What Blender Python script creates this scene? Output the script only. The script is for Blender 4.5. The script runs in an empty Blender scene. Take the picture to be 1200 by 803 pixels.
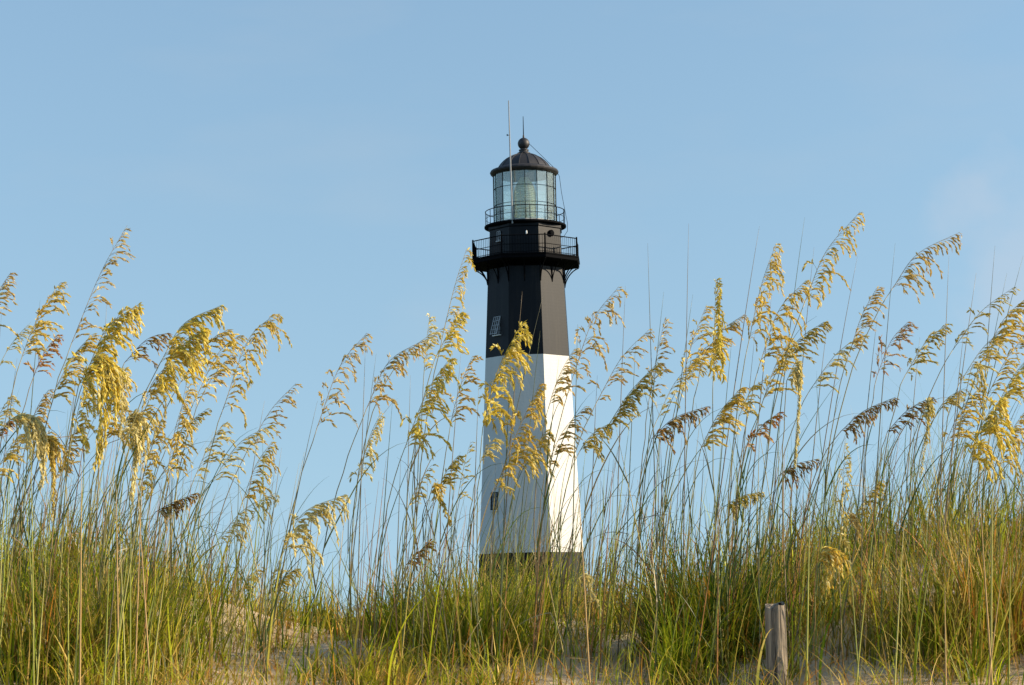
import bpy, bmesh, math, random
import numpy as np
from mathutils import Vector, Matrix

random.seed(7)
RNG = np.random.default_rng(11)
S = bpy.context.scene
COL = S.collection
R = math.radians

# ------------------------------------------------------------------ camera
EYE = 1.6
F = 2550.0                      # focal length in pixels of a 1200 px wide frame
PITCH = math.atan(318 / F)
ROLL = R(1.1)
fwd = Vector((0, math.cos(PITCH), math.sin(PITCH)))
up0 = Vector((0, -math.sin(PITCH), math.cos(PITCH)))
rt0 = Vector((1, 0, 0))
rt = rt0 * math.cos(ROLL) - up0 * math.sin(ROLL)
up = up0 * math.cos(ROLL) + rt0 * math.sin(ROLL)
cd = bpy.data.cameras.new('camera')
cam = bpy.data.objects.new('camera', cd)
COL.objects.link(cam)
m = Matrix((rt, up, -fwd)).transposed().to_4x4()
m.translation = Vector((0, 0, EYE))
cam.matrix_world = m
cd.sensor_width = 36
cd.lens = F / 1200 * 36
cd.clip_start = 0.1
cd.clip_end = 20000
S.camera = cam

# ------------------------------------------------------------------ sky, sun, exposure
SUN_EL, SUN_AZ = R(23), R(92.5)      # azimuth clockwise from the view direction (+Y)
w = bpy.data.worlds.new('World')
S.world = w
w.use_nodes = True
nt = w.node_tree
bg = nt.nodes['Background']
sky = nt.nodes.new('ShaderNodeTexSky')
sky.sky_type = 'NISHITA'
sky.sun_disc = False
sky.sun_elevation = SUN_EL
sky.sun_rotation = SUN_AZ
sky.altitude = 0
sky.air_density = 1.0
sky.dust_density = 0.3
sky.ozone_density = 1.5
# the sky keeps a nearly even blue down to the horizon: the lookup direction is eased away from the horizon's yellow band
wtc = nt.nodes.new('ShaderNodeTexCoord')
wsep = nt.nodes.new('ShaderNodeSeparateXYZ')
wab = nt.nodes.new('ShaderNodeMath'); wab.operation = 'MAXIMUM'; wab.inputs[1].default_value = 0
wma = nt.nodes.new('ShaderNodeMath'); wma.operation = 'MULTIPLY_ADD'; wma.inputs[1].default_value = .36; wma.inputs[2].default_value = .148
wcb = nt.nodes.new('ShaderNodeCombineXYZ')
wno = nt.nodes.new('ShaderNodeVectorMath'); wno.operation = 'NORMALIZE'
nt.links.new(wtc.outputs['Generated'], wsep.inputs[0])
nt.links.new(wsep.outputs[2], wab.inputs[0]); nt.links.new(wab.outputs[0], wma.inputs[0])
nt.links.new(wsep.outputs[0], wcb.inputs[0]); nt.links.new(wsep.outputs[1], wcb.inputs[1]); nt.links.new(wma.outputs[0], wcb.inputs[2])
nt.links.new(wcb.outputs[0], wno.inputs[0]); nt.links.new(wno.outputs[0], sky.inputs['Vector'])
# a trace of thin, warm cloud
wmp = nt.nodes.new('ShaderNodeMapping'); wmp.inputs['Scale'].default_value = (5, 5, 16)
wnz = nt.nodes.new('ShaderNodeTexNoise'); wnz.inputs['Scale'].default_value = 1.3; wnz.inputs['Detail'].default_value = 5
wcr = nt.nodes.new('ShaderNodeMapRange'); wcr.inputs[1].default_value = .55; wcr.inputs[2].default_value = .80; wcr.inputs[3].default_value = 0; wcr.inputs[4].default_value = .13
wmx = nt.nodes.new('ShaderNodeMix'); wmx.data_type = 'RGBA'
wmx.inputs[7].default_value = (3.8, 3.9, 4.0, 1)
nt.links.new(wtc.outputs['Generated'], wmp.inputs[0]); nt.links.new(wmp.outputs[0], wnz.inputs['Vector'])
nt.links.new(wnz.outputs[0], wcr.inputs[0]); nt.links.new(wcr.outputs[0], wmx.inputs[0])
wti = nt.nodes.new('ShaderNodeMix'); wti.data_type = 'RGBA'; wti.blend_type = 'MULTIPLY'; wti.inputs[0].default_value = 1
wti.inputs[7].default_value = (.98, 1.03, 1.01, 1)          # coastal summer air, a touch more cyan
nt.links.new(sky.outputs[0], wti.inputs[6]); nt.links.new(wti.outputs[2], wmx.inputs[6])
# one soft warm cloud low over the right-hand dune
wdt = nt.nodes.new('ShaderNodeVectorMath'); wdt.operation = 'DOT_PRODUCT'
_d = Vector((.240, 1.0, .148)).normalized()
wdt.inputs[1].default_value = _d
wcl = nt.nodes.new('ShaderNodeMapRange'); wcl.interpolation_type = 'SMOOTHSTEP'
wcl.inputs[1].default_value = math.cos(R(2.9)); wcl.inputs[2].default_value = math.cos(R(.3)); wcl.inputs[3].default_value = 0; wcl.inputs[4].default_value = .5
wml = nt.nodes.new('ShaderNodeMath'); wml.operation = 'MULTIPLY'
wm2 = nt.nodes.new('ShaderNodeMix'); wm2.data_type = 'RGBA'; wm2.inputs[7].default_value = (4.6, 4.35, 4.5, 1)
wn2 = nt.nodes.new('ShaderNodeTexNoise'); wn2.inputs['Scale'].default_value = 14; wn2.inputs['Detail'].default_value = 5
wsb = nt.nodes.new('ShaderNodeVectorMath'); wsb.operation = 'MULTIPLY_ADD'
wsb.inputs[1].default_value = (.11, .11, .09); wsb.inputs[2].default_value = (-.055, -.055, -.045)
wad = nt.nodes.new('ShaderNodeVectorMath'); wad.operation = 'ADD'
wnn = nt.nodes.new('ShaderNodeVectorMath'); wnn.operation = 'NORMALIZE'
nt.links.new(wtc.outputs['Generated'], wn2.inputs['Vector']); nt.links.new(wn2.outputs['Color'], wsb.inputs[0])
nt.links.new(wsb.outputs[0], wad.inputs[0]); nt.links.new(wtc.outputs['Generated'], wad.inputs[1]); nt.links.new(wad.outputs[0], wnn.inputs[0])
nt.links.new(wnn.outputs[0], wdt.inputs[0]); nt.links.new(wdt.outputs['Value'], wcl.inputs[0])
nt.links.new(wcl.outputs[0], wml.inputs[0]); nt.links.new(wnz.outputs[0], wml.inputs[1]); nt.links.new(wml.outputs[0], wm2.inputs[0])
nt.links.new(wmx.outputs[2], wm2.inputs[6]); nt.links.new(wm2.outputs[2], bg.inputs[0])
bg.inputs[1].default_value = 0.104
sl = bpy.data.lights.new('sun', 'SUN')
sl.energy = 5.0
sl.angle = R(0.5)
sl.color = (1.0, 0.84, 0.62)
so = bpy.data.objects.new('sun', sl)
COL.objects.link(so)
sdir = Vector((math.cos(SUN_EL) * math.sin(SUN_AZ), math.cos(SUN_EL) * math.cos(SUN_AZ), math.sin(SUN_EL)))
so.rotation_euler = sdir.to_track_quat('Z', 'Y').to_euler()
so.location = (60, 0, 60)
S.view_settings.view_transform = 'Standard'
S.view_settings.look = 'None'
S.view_settings.exposure = 0.66
S.view_settings.gamma = 1.0
S.cycles.max_bounces = 8
S.cycles.transparent_max_bounces = 16


def pix(px, py, Y):
    """the point at distance Y (along +Y) seen at a spot of the 1200x803 photograph"""
    d = fwd + rt * ((px - 600) / F) + up * ((401.5 - py) / F)
    k = Y / d.y
    return Vector((d.x * k, Y, EYE + d.z * k))


# ------------------------------------------------------------------ object helpers
def tag(o, label=None, cat=None, group=None, kind=None):
    if label: o['label'] = label
    if cat: o['category'] = cat
    if group: o['group'] = group
    if kind: o['kind'] = kind
    return o


def empty(name, loc, label, cat, group=None):
    o = bpy.data.objects.new(name, None)
    o.empty_display_size = 0.1
    o.location = loc
    COL.objects.link(o)
    return tag(o, label, cat, group)


def mesh_obj(name, verts, faces, mats, parent=None, cols=None, smooth=False, midx=None, origin=None):
    """world coordinates in, one mesh object out (parents are unrotated empties or meshes at a known origin)"""
    me = bpy.data.meshes.new(name)
    if parent is not None:
        org = world_loc(parent)
    else:
        org = Vector(origin) if origin is not None else Vector((0, 0, 0))
    v = np.asarray(verts, dtype=np.float32).reshape(-1, 3) - np.array(org, dtype=np.float32)
    me.from_pydata(v.tolist() if len(v) < 60000 else v, [], faces)
    if not isinstance(mats, (list, tuple)): mats = [mats]
    for mt in mats: me.materials.append(mt)
    if midx is not None: me.polygons.foreach_set('material_index', midx)
    if cols is not None:
        a = me.color_attributes.new('tint', 'FLOAT_COLOR', 'POINT')
        c = np.asarray(cols, dtype=np.float32)
        if c.shape[1] == 3: c = np.concatenate([c, np.ones((len(c), 1), np.float32)], 1)
        a.data.foreach_set('color', c.ravel())
    if smooth: me.polygons.foreach_set('use_smooth', [True] * len(me.polygons))
    me.update()
    o = bpy.data.objects.new(name, me)
    COL.objects.link(o)
    if parent is not None:
        o.parent = parent
    else:
        o.location = org
    return o


def world_loc(o):
    l = Vector(o.location)
    while o.parent is not None:
        o = o.parent
        l += o.location
    return l


class MB:
    """collects simple solids into one mesh"""
    def __init__(s): s.v = []; s.f = []; s.c = []
    def add(s, vs, fs, col=None):
        b = len(s.v)
        s.v.extend([tuple(p) for p in vs])
        s.f.extend([tuple(i + b for i in f) for f in fs])
        if col is not None: s.c.extend([tuple(col)] * len(vs))
    def lathe(s, prof, c, n=32, ang0=0.0, cap=True):
        vs = []; fs = []
        k = len(prof)
        for (r, z) in prof:
            for i in range(n):
                a = ang0 + 2 * math.pi * i / n
                vs.append((c[0] + r * math.sin(a), c[1] - r * math.cos(a), z))
        for j in range(k - 1):
            for i in range(n):
                i2 = (i + 1) % n
                fs.append((j * n + i, j * n + i2, (j + 1) * n + i2, (j + 1) * n + i))
        if cap:
            fs.append(tuple(reversed(range(n))))
            fs.append(tuple((k - 1) * n + i for i in range(n)))
        s.add(vs, fs)
    def tube(s, pts, rad, n=6, col=None):
        pts = [Vector(p) for p in pts]
        k = len(pts)
        if not hasattr(rad, '__len__'): rad = [rad] * k
        vs = []; fs = []
        ref = None
        for j in range(k):
            t = (pts[min(j + 1, k - 1)] - pts[max(j - 1, 0)]).normalized()
            if ref is None:
                ref = t.cross(Vector((0, 1, 0)) if abs(t.y) < 0.9 else Vector((1, 0, 0))).normalized()
            u = (ref - t * ref.dot(t)).normalized()
            ref = u
            v2 = t.cross(u)
            for i in range(n):
                a = 2 * math.pi * i / n
                vs.append(pts[j] + (u * math.cos(a) + v2 * math.sin(a)) * rad[j])
        for j in range(k - 1):
            for i in range(n):
                i2 = (i + 1) % n
                fs.append((j * n + i, j * n + i2, (j + 1) * n + i2, (j + 1) * n + i))
        fs.append(tuple(reversed(range(n))))
        fs.append(tuple((k - 1) * n + i for i in range(n)))
        s.add(vs, fs, col)
    def box(s, o, ax, ay, az):
        """o = a corner, ax ay az = edge vectors"""
        o, ax, ay, az = Vector(o), Vector(ax), Vector(ay), Vector(az)
        vs = [o, o + ax, o + ax + ay, o + ay, o + az, o + ax + az, o + ax + ay + az, o + ay + az]
        s.add(vs, [(0, 3, 2, 1), (4, 5, 6, 7), (0, 1, 5, 4), (1, 2, 6, 5), (2, 3, 7, 6), (3, 0, 4, 7)])
    def ribbon(s, pts, wid, nrm, col=None):
        """flat blade with a fold along the middle"""
        pts = [Vector(p) for p in pts]
        k = len(pts)
        vs = []; fs = []
        for j in range(k):
            t = (pts[min(j + 1, k - 1)] - pts[max(j - 1, 0)]).normalized()
            u = t.cross(nrm)
            if u.length < 1e-4: u = Vector((1, 0, 0))
            u.normalize()
            n2 = u.cross(t)
            vs += [pts[j] - u * wid[j] + n2 * wid[j] * .35, pts[j], pts[j] + u * wid[j] + n2 * wid[j] * .35]
        for j in range(k - 1):
            a = 3 * j
            fs += [(a, a + 1, a + 4, a + 3), (a + 1, a + 2, a + 5, a + 4)]
        s.add(vs, fs, col)
    def build(s, name, mats, parent=None, smooth=False, origin=None):
        return mesh_obj(name, s.v, s.f, mats, parent, s.c if s.c else None, smooth, None, origin)


# ------------------------------------------------------------------ materials
def new_mat(name):
    mt = bpy.data.materials.new(name)
    mt.use_nodes = True
    return mt, mt.node_tree, mt.node_tree.nodes['Principled BSDF']


def paint(name, col, rough, var=0.12, bump=0.15, scale=0.8, spec=0.5, brick=False, stain=None, streak=None):
    mt, t, p = new_mat(name)
    N = t.nodes.new; L = t.links.new
    tc = N('ShaderNodeTexCoord')
    mp = N('ShaderNodeMapping'); mp.inputs['Scale'].default_value = (1, 1, 0.25)
    L(tc.outputs['Object'], mp.inputs[0])
    n1 = N('ShaderNodeTexNoise'); n1.inputs['Scale'].default_value = scale; n1.inputs['Detail'].default_value = 8
    L(mp.outputs[0], n1.inputs['Vector'])
    cr = N('ShaderNodeValToRGB')
    cr.color_ramp.elements[0].position = .3; cr.color_ramp.elements[1].position = .7
    d = stain if stain else tuple(c * (1 - var * 2) for c in col)
    cr.color_ramp.elements[0].color = (*d, 1)
    cr.color_ramp.elements[1].color = (*col, 1)
    L(n1.outputs[0], cr.inputs[0])
    L(cr.outputs[0], p.inputs['Base Color'])
    if streak:
        # long runs of dirt and rust down the wall
        m2 = N('ShaderNodeMapping'); m2.inputs['Scale'].default_value = (1.6, 1.6, .045)
        L(tc.outputs['Object'], m2.inputs[0])
        n3 = N('ShaderNodeTexNoise'); n3.inputs['Scale'].default_value = 1.0; n3.inputs['Detail'].default_value = 7; n3.inputs['Roughness'].default_value = .7
        L(m2.outputs[0], n3.inputs['Vector'])
        mr = N('ShaderNodeMapRange'); mr.inputs[1].default_value = .50; mr.inputs[2].default_value = .78; mr.inputs[4].default_value = streak[3]
        L(n3.outputs[0], mr.inputs[0])
        mx = N('ShaderNodeMix'); mx.data_type = 'RGBA'; mx.inputs[7].default_value = (*streak[:3], 1)
        L(mr.outputs[0], mx.inputs[0]); L(cr.outputs[0], mx.inputs[6]); L(mx.outputs[2], p.inputs['Base Color'])
    p.inputs['Roughness'].default_value = rough
    p.inputs['Specular IOR Level'].default_value = spec
    n2 = N('ShaderNodeTexNoise'); n2.inputs['Scale'].default_value = 5; n2.inputs['Detail'].default_value = 6
    L(tc.outputs['Object'], n2.inputs['Vector'])
    bp = N('ShaderNodeBump'); bp.inputs['Strength'].default_value = bump; bp.inputs['Distance'].default_value = .05
    if brick:
        wv = N('ShaderNodeTexWave'); wv.wave_type = 'BANDS'; wv.bands_direction = 'Z'
        wv.inputs['Scale'].default_value = 1.1; wv.inputs['Distortion'].default_value = .6
        L(tc.outputs['Object'], wv.inputs['Vector'])
        ma = N('ShaderNodeMath'); ma.operation = 'MULTIPLY_ADD'; ma.inputs[1].default_value = .14
        L(wv.outputs[1], ma.inputs[0]); L(n2.outputs[0], ma.inputs[2])
        L(ma.outputs[0], bp.inputs['Height'])
    else:
        L(n2.outputs[0], bp.inputs['Height'])
    L(bp.outputs[0], p.inputs['Normal'])
    return mt


def leafy(name, trans=0.35, rough=0.45, spec=0.4):
    """plant surface: colour comes from the tint each blade or spikelet carries"""
    mt, t, p = new_mat(name)
    N = t.nodes.new; L = t.links.new
    at = N('ShaderNodeAttribute'); at.attribute_name = 'tint'
    L(at.outputs[0], p.inputs['Base Color'])
    p.inputs['Roughness'].default_value = rough
    p.inputs['Specular IOR Level'].default_value = spec
    tr = N('ShaderNodeBsdfTranslucent')
    L(at.outputs[0], tr.inputs[0])
    mx = N('ShaderNodeMixShader'); mx.inputs[0].default_value = trans
    L(p.outputs[0], mx.inputs[1]); L(tr.outputs[0], mx.inputs[2])
    L(mx.outputs[0], t.nodes['Material Output'].inputs[0])
    return mt


M_WHITE = paint('white_paint', (.60, .59, .56), .6, var=.05, bump=.2, scale=.6, brick=True, streak=(.40, .35, .29, .40))
M_BLACK = paint('black_paint', (.006, .0075, .011), .48, var=.2, bump=.035, scale=.9, spec=.16, brick=True, streak=(.030, .026, .022, .7))
M_IRON = paint('black_ironwork', (.003, .0033, .0045), .85, var=.1, bump=.05, spec=.06)
M_DOME = paint('dark_dome_metal', (.028, .025, .026), .55, var=.2, bump=.08, scale=1.5)
M_POLE = paint('pale_pole_paint', (.30, .30, .30), .4, var=.05, bump=.02)
M_TRIM = paint('white_window_paint', (.78, .78, .76), .5, var=.05, bump=.03)
M_GREY = paint('grey_window_paint', (.40, .41, .42), .5, var=.05, bump=.03)
M_LINING = paint('grey_lining', (.45, .45, .42), .7, var=.05, bump=.03)
M_LEAF = leafy('grass_blade', .36, .5, .16)
M_SEED = leafy('sea_oat_spikelet', .55, .7, .10)
M_STEM = leafy('grass_stem', .0, .45, .4)


def glass(name, tint, mixv, rough):
    mt, t, p = new_mat(name)
    N = t.nodes.new; L = t.links.new
    a = N('ShaderNodeBsdfTransparent'); a.inputs[0].default_value = (*tint, 1)
    g = N('ShaderNodeBsdfGlossy'); g.inputs['Roughness'].default_value = rough
    g.inputs['Color'].default_value = (.9, .97, .94, 1)
    fr = N('ShaderNodeFresnel'); fr.inputs[0].default_value = 1.5
    ad = N('ShaderNodeMath'); ad.operation = 'ADD'; ad.inputs[1].default_value = mixv
    L(fr.outputs[0], ad.inputs[0])
    mx = N('ShaderNodeMixShader')
    df = N('ShaderNodeBsdfTranslucent'); df.inputs[0].default_value = (.85, .9, .86, 1)
    dd = N('ShaderNodeBsdfDiffuse'); dd.inputs[0].default_value = (.85, .9, .86, 1)
    m3 = N('ShaderNodeMixShader'); L(df.outputs[0], m3.inputs[1]); L(dd.outputs[0], m3.inputs[2])
    m2 = N('ShaderNodeMixShader'); m2.inputs[0].default_value = .15
    L(a.outputs[0], m2.inputs[1]); L(m3.outputs[0], m2.inputs[2])
    L(ad.outputs[0], mx.inputs[0]); L(m2.outputs[0], mx.inputs[1]); L(g.outputs[0], mx.inputs[2])
    L(mx.outputs[0], t.nodes['Material Output'].inputs[0])
    return mt


M_GLASS = glass('lantern_glass', (.96, .985, .97), .06, .08)
M_PANE = paint('dark_window_glass', (.01, .012, .016), .12, var=.1, bump=.01)


def lens_mat():
    mt, t, p = new_mat('fresnel_glass')
    p.inputs['Base Color'].default_value = (.74, .80, .60, 1)
    p.inputs['Roughness'].default_value = .12
    p.inputs['Transmission Weight'].default_value = .55
    p.inputs['IOR'].default_value = 1.3
    return mt


M_LENS = lens_mat()
M_BRASS = paint('brass', (.45, .32, .10), .3, var=.1, bump=.02)


def sand_mat():
    mt, t, p = new_mat('dune_sand')
    N = t.nodes.new; L = t.links.new
    tc = N('ShaderNodeTexCoord')
    n = N('ShaderNodeTexNoise'); n.inputs['Scale'].default_value = 2.2; n.inputs['Detail'].default_value = 10
    n.inputs['Roughness'].default_value = .65
    L(tc.outputs['Object'], n.inputs['Vector'])
    cr = N('ShaderNodeValToRGB')
    cr.color_ramp.elements[0].position = .32; cr.color_ramp.elements[0].color = (.46, .335, .19, 1)
    cr.color_ramp.elements[1].position = .62; cr.color_ramp.elements[1].color = (.76, .60, .40, 1)
    L(n.outputs[0], cr.inputs[0])
    g = N('ShaderNodeTexNoise'); g.inputs['Scale'].default_value = 260; g.inputs['Detail'].default_value = 3
    L(tc.outputs['Object'], g.inputs['Vector'])
    mx = N('ShaderNodeMix'); mx.data_type = 'RGBA'; mx.blend_type = 'OVERLAY'; mx.inputs[0].default_value = .5
    L(cr.outputs[0], mx.inputs[6]); L(g.outputs[0], mx.inputs[7])
    ln = N('ShaderNodeVectorMath'); ln.operation = 'LENGTH'
    mpp = N('ShaderNodeMapping'); mpp.inputs['Location'].default_value = (0, -8, 0); mpp.inputs['Scale'].default_value = (.8, 1, 0)
    L(tc.outputs['Object'], mpp.inputs[0]); L(mpp.outputs[0], ln.inputs[0])
    wob = N('ShaderNodeMath'); wob.operation = 'MULTIPLY_ADD'; wob.inputs[1].default_value = 5
    L(n.outputs[0], wob.inputs[0]); L(ln.outputs['Value'], wob.inputs[2])
    mr = N('ShaderNodeMapRange'); mr.inputs[1].default_value = 9; mr.inputs[2].default_value = 12
    L(wob.outputs[0], mr.inputs[0])
    scr = N('ShaderNodeMix'); scr.data_type = 'RGBA'; scr.inputs[7].default_value = (.060, .068, .030, 1)  # unseen ground past the dune, made dark as scrub to cut bounced sunlight
    L(mr.outputs[0], scr.inputs[0]); L(mx.outputs[2], scr.inputs[6])
    L(scr.outputs[2], p.inputs['Base Color'])
    p.inputs['Roughness'].default_value = .95
    p.inputs['Specular IOR Level'].default_value = .1
    b = N('ShaderNodeTexNoise'); b.inputs['Scale'].default_value = 14; b.inputs['Detail'].default_value = 8
    L(tc.outputs['Object'], b.inputs['Vector'])
    ad = N('ShaderNodeMath'); ad.operation = 'MULTIPLY_ADD'; ad.inputs[1].default_value = .25
    L(g.outputs[0], ad.inputs[0]); L(b.outputs[0], ad.inputs[2])
    bp = N('ShaderNodeBump'); bp.inputs['Strength'].default_value = .8; bp.inputs['Distance'].default_value = .05
    L(ad.outputs[0], bp.inputs['Height']); L(bp.outputs[0], p.inputs['Normal'])
    return mt


M_SAND = sand_mat()


def wood_mat():
    mt, t, p = new_mat('weathered_wood')
    N = t.nodes.new; L = t.links.new
    tc = N('ShaderNodeTexCoord')
    mp = N('ShaderNodeMapping'); mp.inputs['Scale'].default_value = (62, 62, 5)
    L(tc.outputs['Object'], mp.inputs[0])
    n = N('ShaderNodeTexNoise'); n.inputs['Scale'].default_value = 1; n.inputs['Detail'].default_value = 8
    n.inputs['Distortion'].default_value = .6
    L(mp.outputs[0], n.inputs['Vector'])
    cr = N('ShaderNodeValToRGB')
    e = cr.color_ramp.elements
    e[0].position = .36; e[0].color = (.03, .025, .02, 1)
    e[1].position = .70; e[1].color = (.38, .30, .21, 1)
    k = e.new(.5); k.color = (.19, .155, .115, 1)
    L(n.outputs[0], cr.inputs[0]); L(cr.outputs[0], p.inputs['Base Color'])
    p.inputs['Roughness'].default_value = .9
    bp = N('ShaderNodeBump'); bp.inputs['Strength'].default_value = .9; bp.inputs['Distance'].default_value = .006
    L(n.outputs[0], bp.inputs['Height']); L(bp.outputs[0], p.inputs['Normal'])
    return mt


M_WOOD = wood_mat()

# ------------------------------------------------------------------ the dune
PY = [-4000, -30, 0, 3, 5, 6.2, 7.3, 8.5, 9.6, 10.4, 11.0, 11.8, 13, 16, 24, 45, 120, 4000]
PZ = [-1.7, -1.65, -1.6, -1.25, -.86, -.60, -.42, -.285, -.12, -.02, .0, -.06, -.30, -.95, -1.6, -1.9, -2.0, -2.0]
_yy = np.linspace(-32, 130, 3241)
_zz = np.interp(_yy, PY, PZ)
_k = np.hanning(31); _k /= _k.sum()
_zs = np.convolve(np.pad(_zz, 15, mode='edge'), _k, mode='valid')


def sstep(a, b, x):
    t = np.clip((x - a) / (b - a), 0, 1)
    return t * t * (3 - 2 * t)


def terrain(x, y):
    x = np.asarray(x, float); y = np.asarray(y, float)
    z = np.interp(y, _yy, _zs) + EYE
    ridge = sstep(7.2, 10.2, y) * (1 - sstep(12, 20, y))
    z = z + ridge * (.27 * sstep(.7, 2.3, x) + .16 * sstep(.9, 2.2, -x) + .18 * sstep(2.3, 5, np.abs(x)))
    z = z - ridge * .05 * np.exp(-((x + .75) / .45) ** 2)
    near = (1 - sstep(20, 60, np.abs(x))) * (1 - sstep(30, 60, np.abs(y)))
    z = z + near * (.035 * np.sin(2.3 * x + 1.1 * y + .4) * np.sin(1.7 * y - .8 * x) + .018 * np.sin(5.1 * x - 2.2 * y + 1)
                    + .012 * np.sin(9.3 * y + 3.1 * x) * np.sin(8.1 * x - 1.7 * y))
    return z


def spread(core0, core1, step, far):
    a = list(np.arange(core0, core1 + 1e-6, step))
    s = step; lo = core0; hi = core1; L = []; H = []
    while lo > -far:
        s *= 1.35; lo -= s; L.append(lo)
    s = step
    while hi < far:
        s *= 1.35; hi += s; H.append(hi)
    return np.array(L[::-1] + a + H)


gx = spread(-6, 6, .07, 5000)
gy = spread(1, 16, .07, 6000)
GX, GY = np.meshgrid(gx, gy)
GZ = terrain(GX, GY)
nx, ny = len(gx), len(gy)
idx = np.arange(nx * ny).reshape(ny, nx)
quads = np.stack([idx[:-1, :-1], idx[:-1, 1:], idx[1:, 1:], idx[1:, :-1]], -1).reshape(-1, 4)
ground = mesh_obj('sand_dune', np.stack([GX, GY, GZ], -1).reshape(-1, 3), quads.tolist(), M_SAND, smooth=True)
tag(ground, 'pale sand dune rising under the grass', None, None, 'structure')

# ------------------------------------------------------------------ the lighthouse
D = 193.0


def zrow(py):
    px = 614.5 + (py - 200) * math.tan(ROLL)
    return pix(px, py, D)


def rad(hw, py):
    return hw / F * (zrow(py) - cam.location).dot(fwd)


AX = zrow(450).x
GZ0 = float(terrain(AX, D))
c = (AX, D)
OA = R(-22.5 - 3)            # the octagon stands three degrees off face-on
OS = math.cos(R(22.5))
lh = empty('lighthouse', (AX, D, GZ0), 'tall black and white octagonal lighthouse behind the dune', 'lighthouse')
Z = lambda py: zrow(py).z
zb = Z(649); zm = Z(421); zt = Z(318)


def octr(hw, py): return rad(hw, py) / .926


def shaft_r(z):
    ks = [(GZ0 - .5, octr(60.3, 649) * 1.0 + (zb - GZ0) * .055), (zb, octr(60.3, 649)), (Z(540), octr(54.2, 540)), (zm, octr(48.6, 421)), (zt, octr(44.0, 330) * .992)]
    return float(np.interp(z, [k[0] for k in ks], [k[1] for k in ks]))


def octa(name, z0, z1, mat, parent, steps=6, extra=()):
    b = MB()
    prof = [(shaft_r(z0 + (z1 - z0) * i / steps), z0 + (z1 - z0) * i / steps) for i in range(steps + 1)]
    b.lathe(prof, c, 8, OA)
    return b.build(name, mat, parent)


octa('black_base', GZ0 - .4, zb, M_BLACK, lh)
# the white brickwork tower
octa('white_shaft', zb, zm, M_WHITE, lh)
octa('black_shaft', zm, zt, M_BLACK, lh)


def face_frame(k, z):
    """centre, outward normal, tangent and up-slope of face k of the shaft (k=0 is the one turned to the camera)"""
    a = OA + R(22.5) + R(45) * k
    n = Vector((math.sin(a), -math.cos(a), 0))
    t = Vector((math.cos(a), math.sin(a), 0))
    return n, t


def on_face(k, z, s=0, r=None):
    n, t = face_frame(k, z)
    rr = (shaft_r(z) if r is None else r) * OS
    return Vector((c[0], c[1], z)) + n * rr + t * s


def window(k, zc, w_, h_, cols_, rows_, frame_mat, r=None, trim=.07, tilt=0.0):
    n, t = face_frame(k, zc)
    p0 = on_face(k, zc - h_ / 2, 0, r); p1 = on_face(k, zc + h_ / 2, 0, r)
    upv = (p1 - p0)
    b = MB()
    o = p0 - t * (w_ / 2) - n * .10
    b.box(o, t * w_, upv, n * .13)
    pane = b.build('window', M_PANE, lh)
    f = MB()
    q = p0 - t * (w_ / 2) + n * (.033 + tilt)
    pane_up = upv
    upv = upv - n * tilt
    for i in range(cols_ + 1):
        wd = trim if i in (0, cols_) else trim * .6
        f.box(q + t * (w_ * i / cols_ - wd / 2), t * wd, upv, n * .05)
    uu = upv.normalized()
    for j in range(rows_ + 1):
        wd = trim if j in (0, rows_) else trim * .6
        f.box(q + upv * (j / rows_) - uu * (wd / 2) + n * .003 - t * (trim / 2 - .004), t * (w_ + trim - .008), uu * wd, n * .056)
    f.build('frame', frame_mat, pane)
    uu = pane_up.normalized()
    s = MB()
    s.box(p0 - t * (w_ / 2 + .12) - uu * .16 - n * .05, t * (w_ + .24), uu * .10, n * .2)
    s.build('sill', frame_mat if frame_mat is M_TRIM else M_WHITE, pane)


window(-1, (Z(374) + Z(396)) / 2, .80, 1.55, 3, 4, M_GREY, trim=.045, tilt=.42)
window(-1, (Z(579) + Z(598)) / 2, .8, 1.5, 2, 4, M_BLACK, trim=.06)

# main gallery: octagonal deck on curved brackets
zd1 = Z(306); zd0 = Z(313.0)
rg = octr(62, 306)
b = MB()
b.lathe([(shaft_r(zt) * .9, zd0 + .12), (rg * .90, zd0 + .10), (rg * .985, zd0 + .08), (rg, zd0 + .13), (rg, zd1 - .16), (rg * 1.012, zd1 - .13), (rg * 1.012, zd1)], c, 8, OA)
b.build('gallery_deck', M_IRON, lh)


def octv(r, k, z):
    a = OA + R(45) * k
    return Vector((c[0] + r * math.sin(a), c[1] - r * math.cos(a), z))


zbr = Z(336)
for k in range(8):
    for s_ in (0, .5):
        dk = octv(rg * .985, k, zd0 + .03).lerp(octv(rg * .985, k + 1, zd0 + .03), s_)
        wl = octv(shaft_r(zbr) * 1.0, k, zbr).lerp(octv(shaft_r(zbr), k + 1, zbr), s_)
        dk.z = zd0 + .03; wl.z = zbr
        out = Vector((dk.x - wl.x, dk.y - wl.y, 0))
        b = MB()
        pts = []
        for i in range(9):
            u = i / 8
            ang = u * math.pi / 2
            pts.append(wl + out * (.6 * (1 - math.cos(ang)) + .4 * u ** 1.3) + Vector((0, 0, (zd0 + .06 - zbr) * (.6 * math.sin(ang) + .4 * u))))
        b.tube(pts, .055 if s_ == 0 else .045, 6)
        b.tube([wl + Vector((0, 0, .15)), wl + out * .02 + Vector((0, 0, zd0 - zbr))], .05, 6)
        b.tube([pts[4], Vector((pts[7].x, pts[7].y, zd0 + .02))], .025, 5)
        b.build('bracket', M_IRON, lh)
zr1 = Z(285.5)
b = MB()
rr_ = rg * .975
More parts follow.
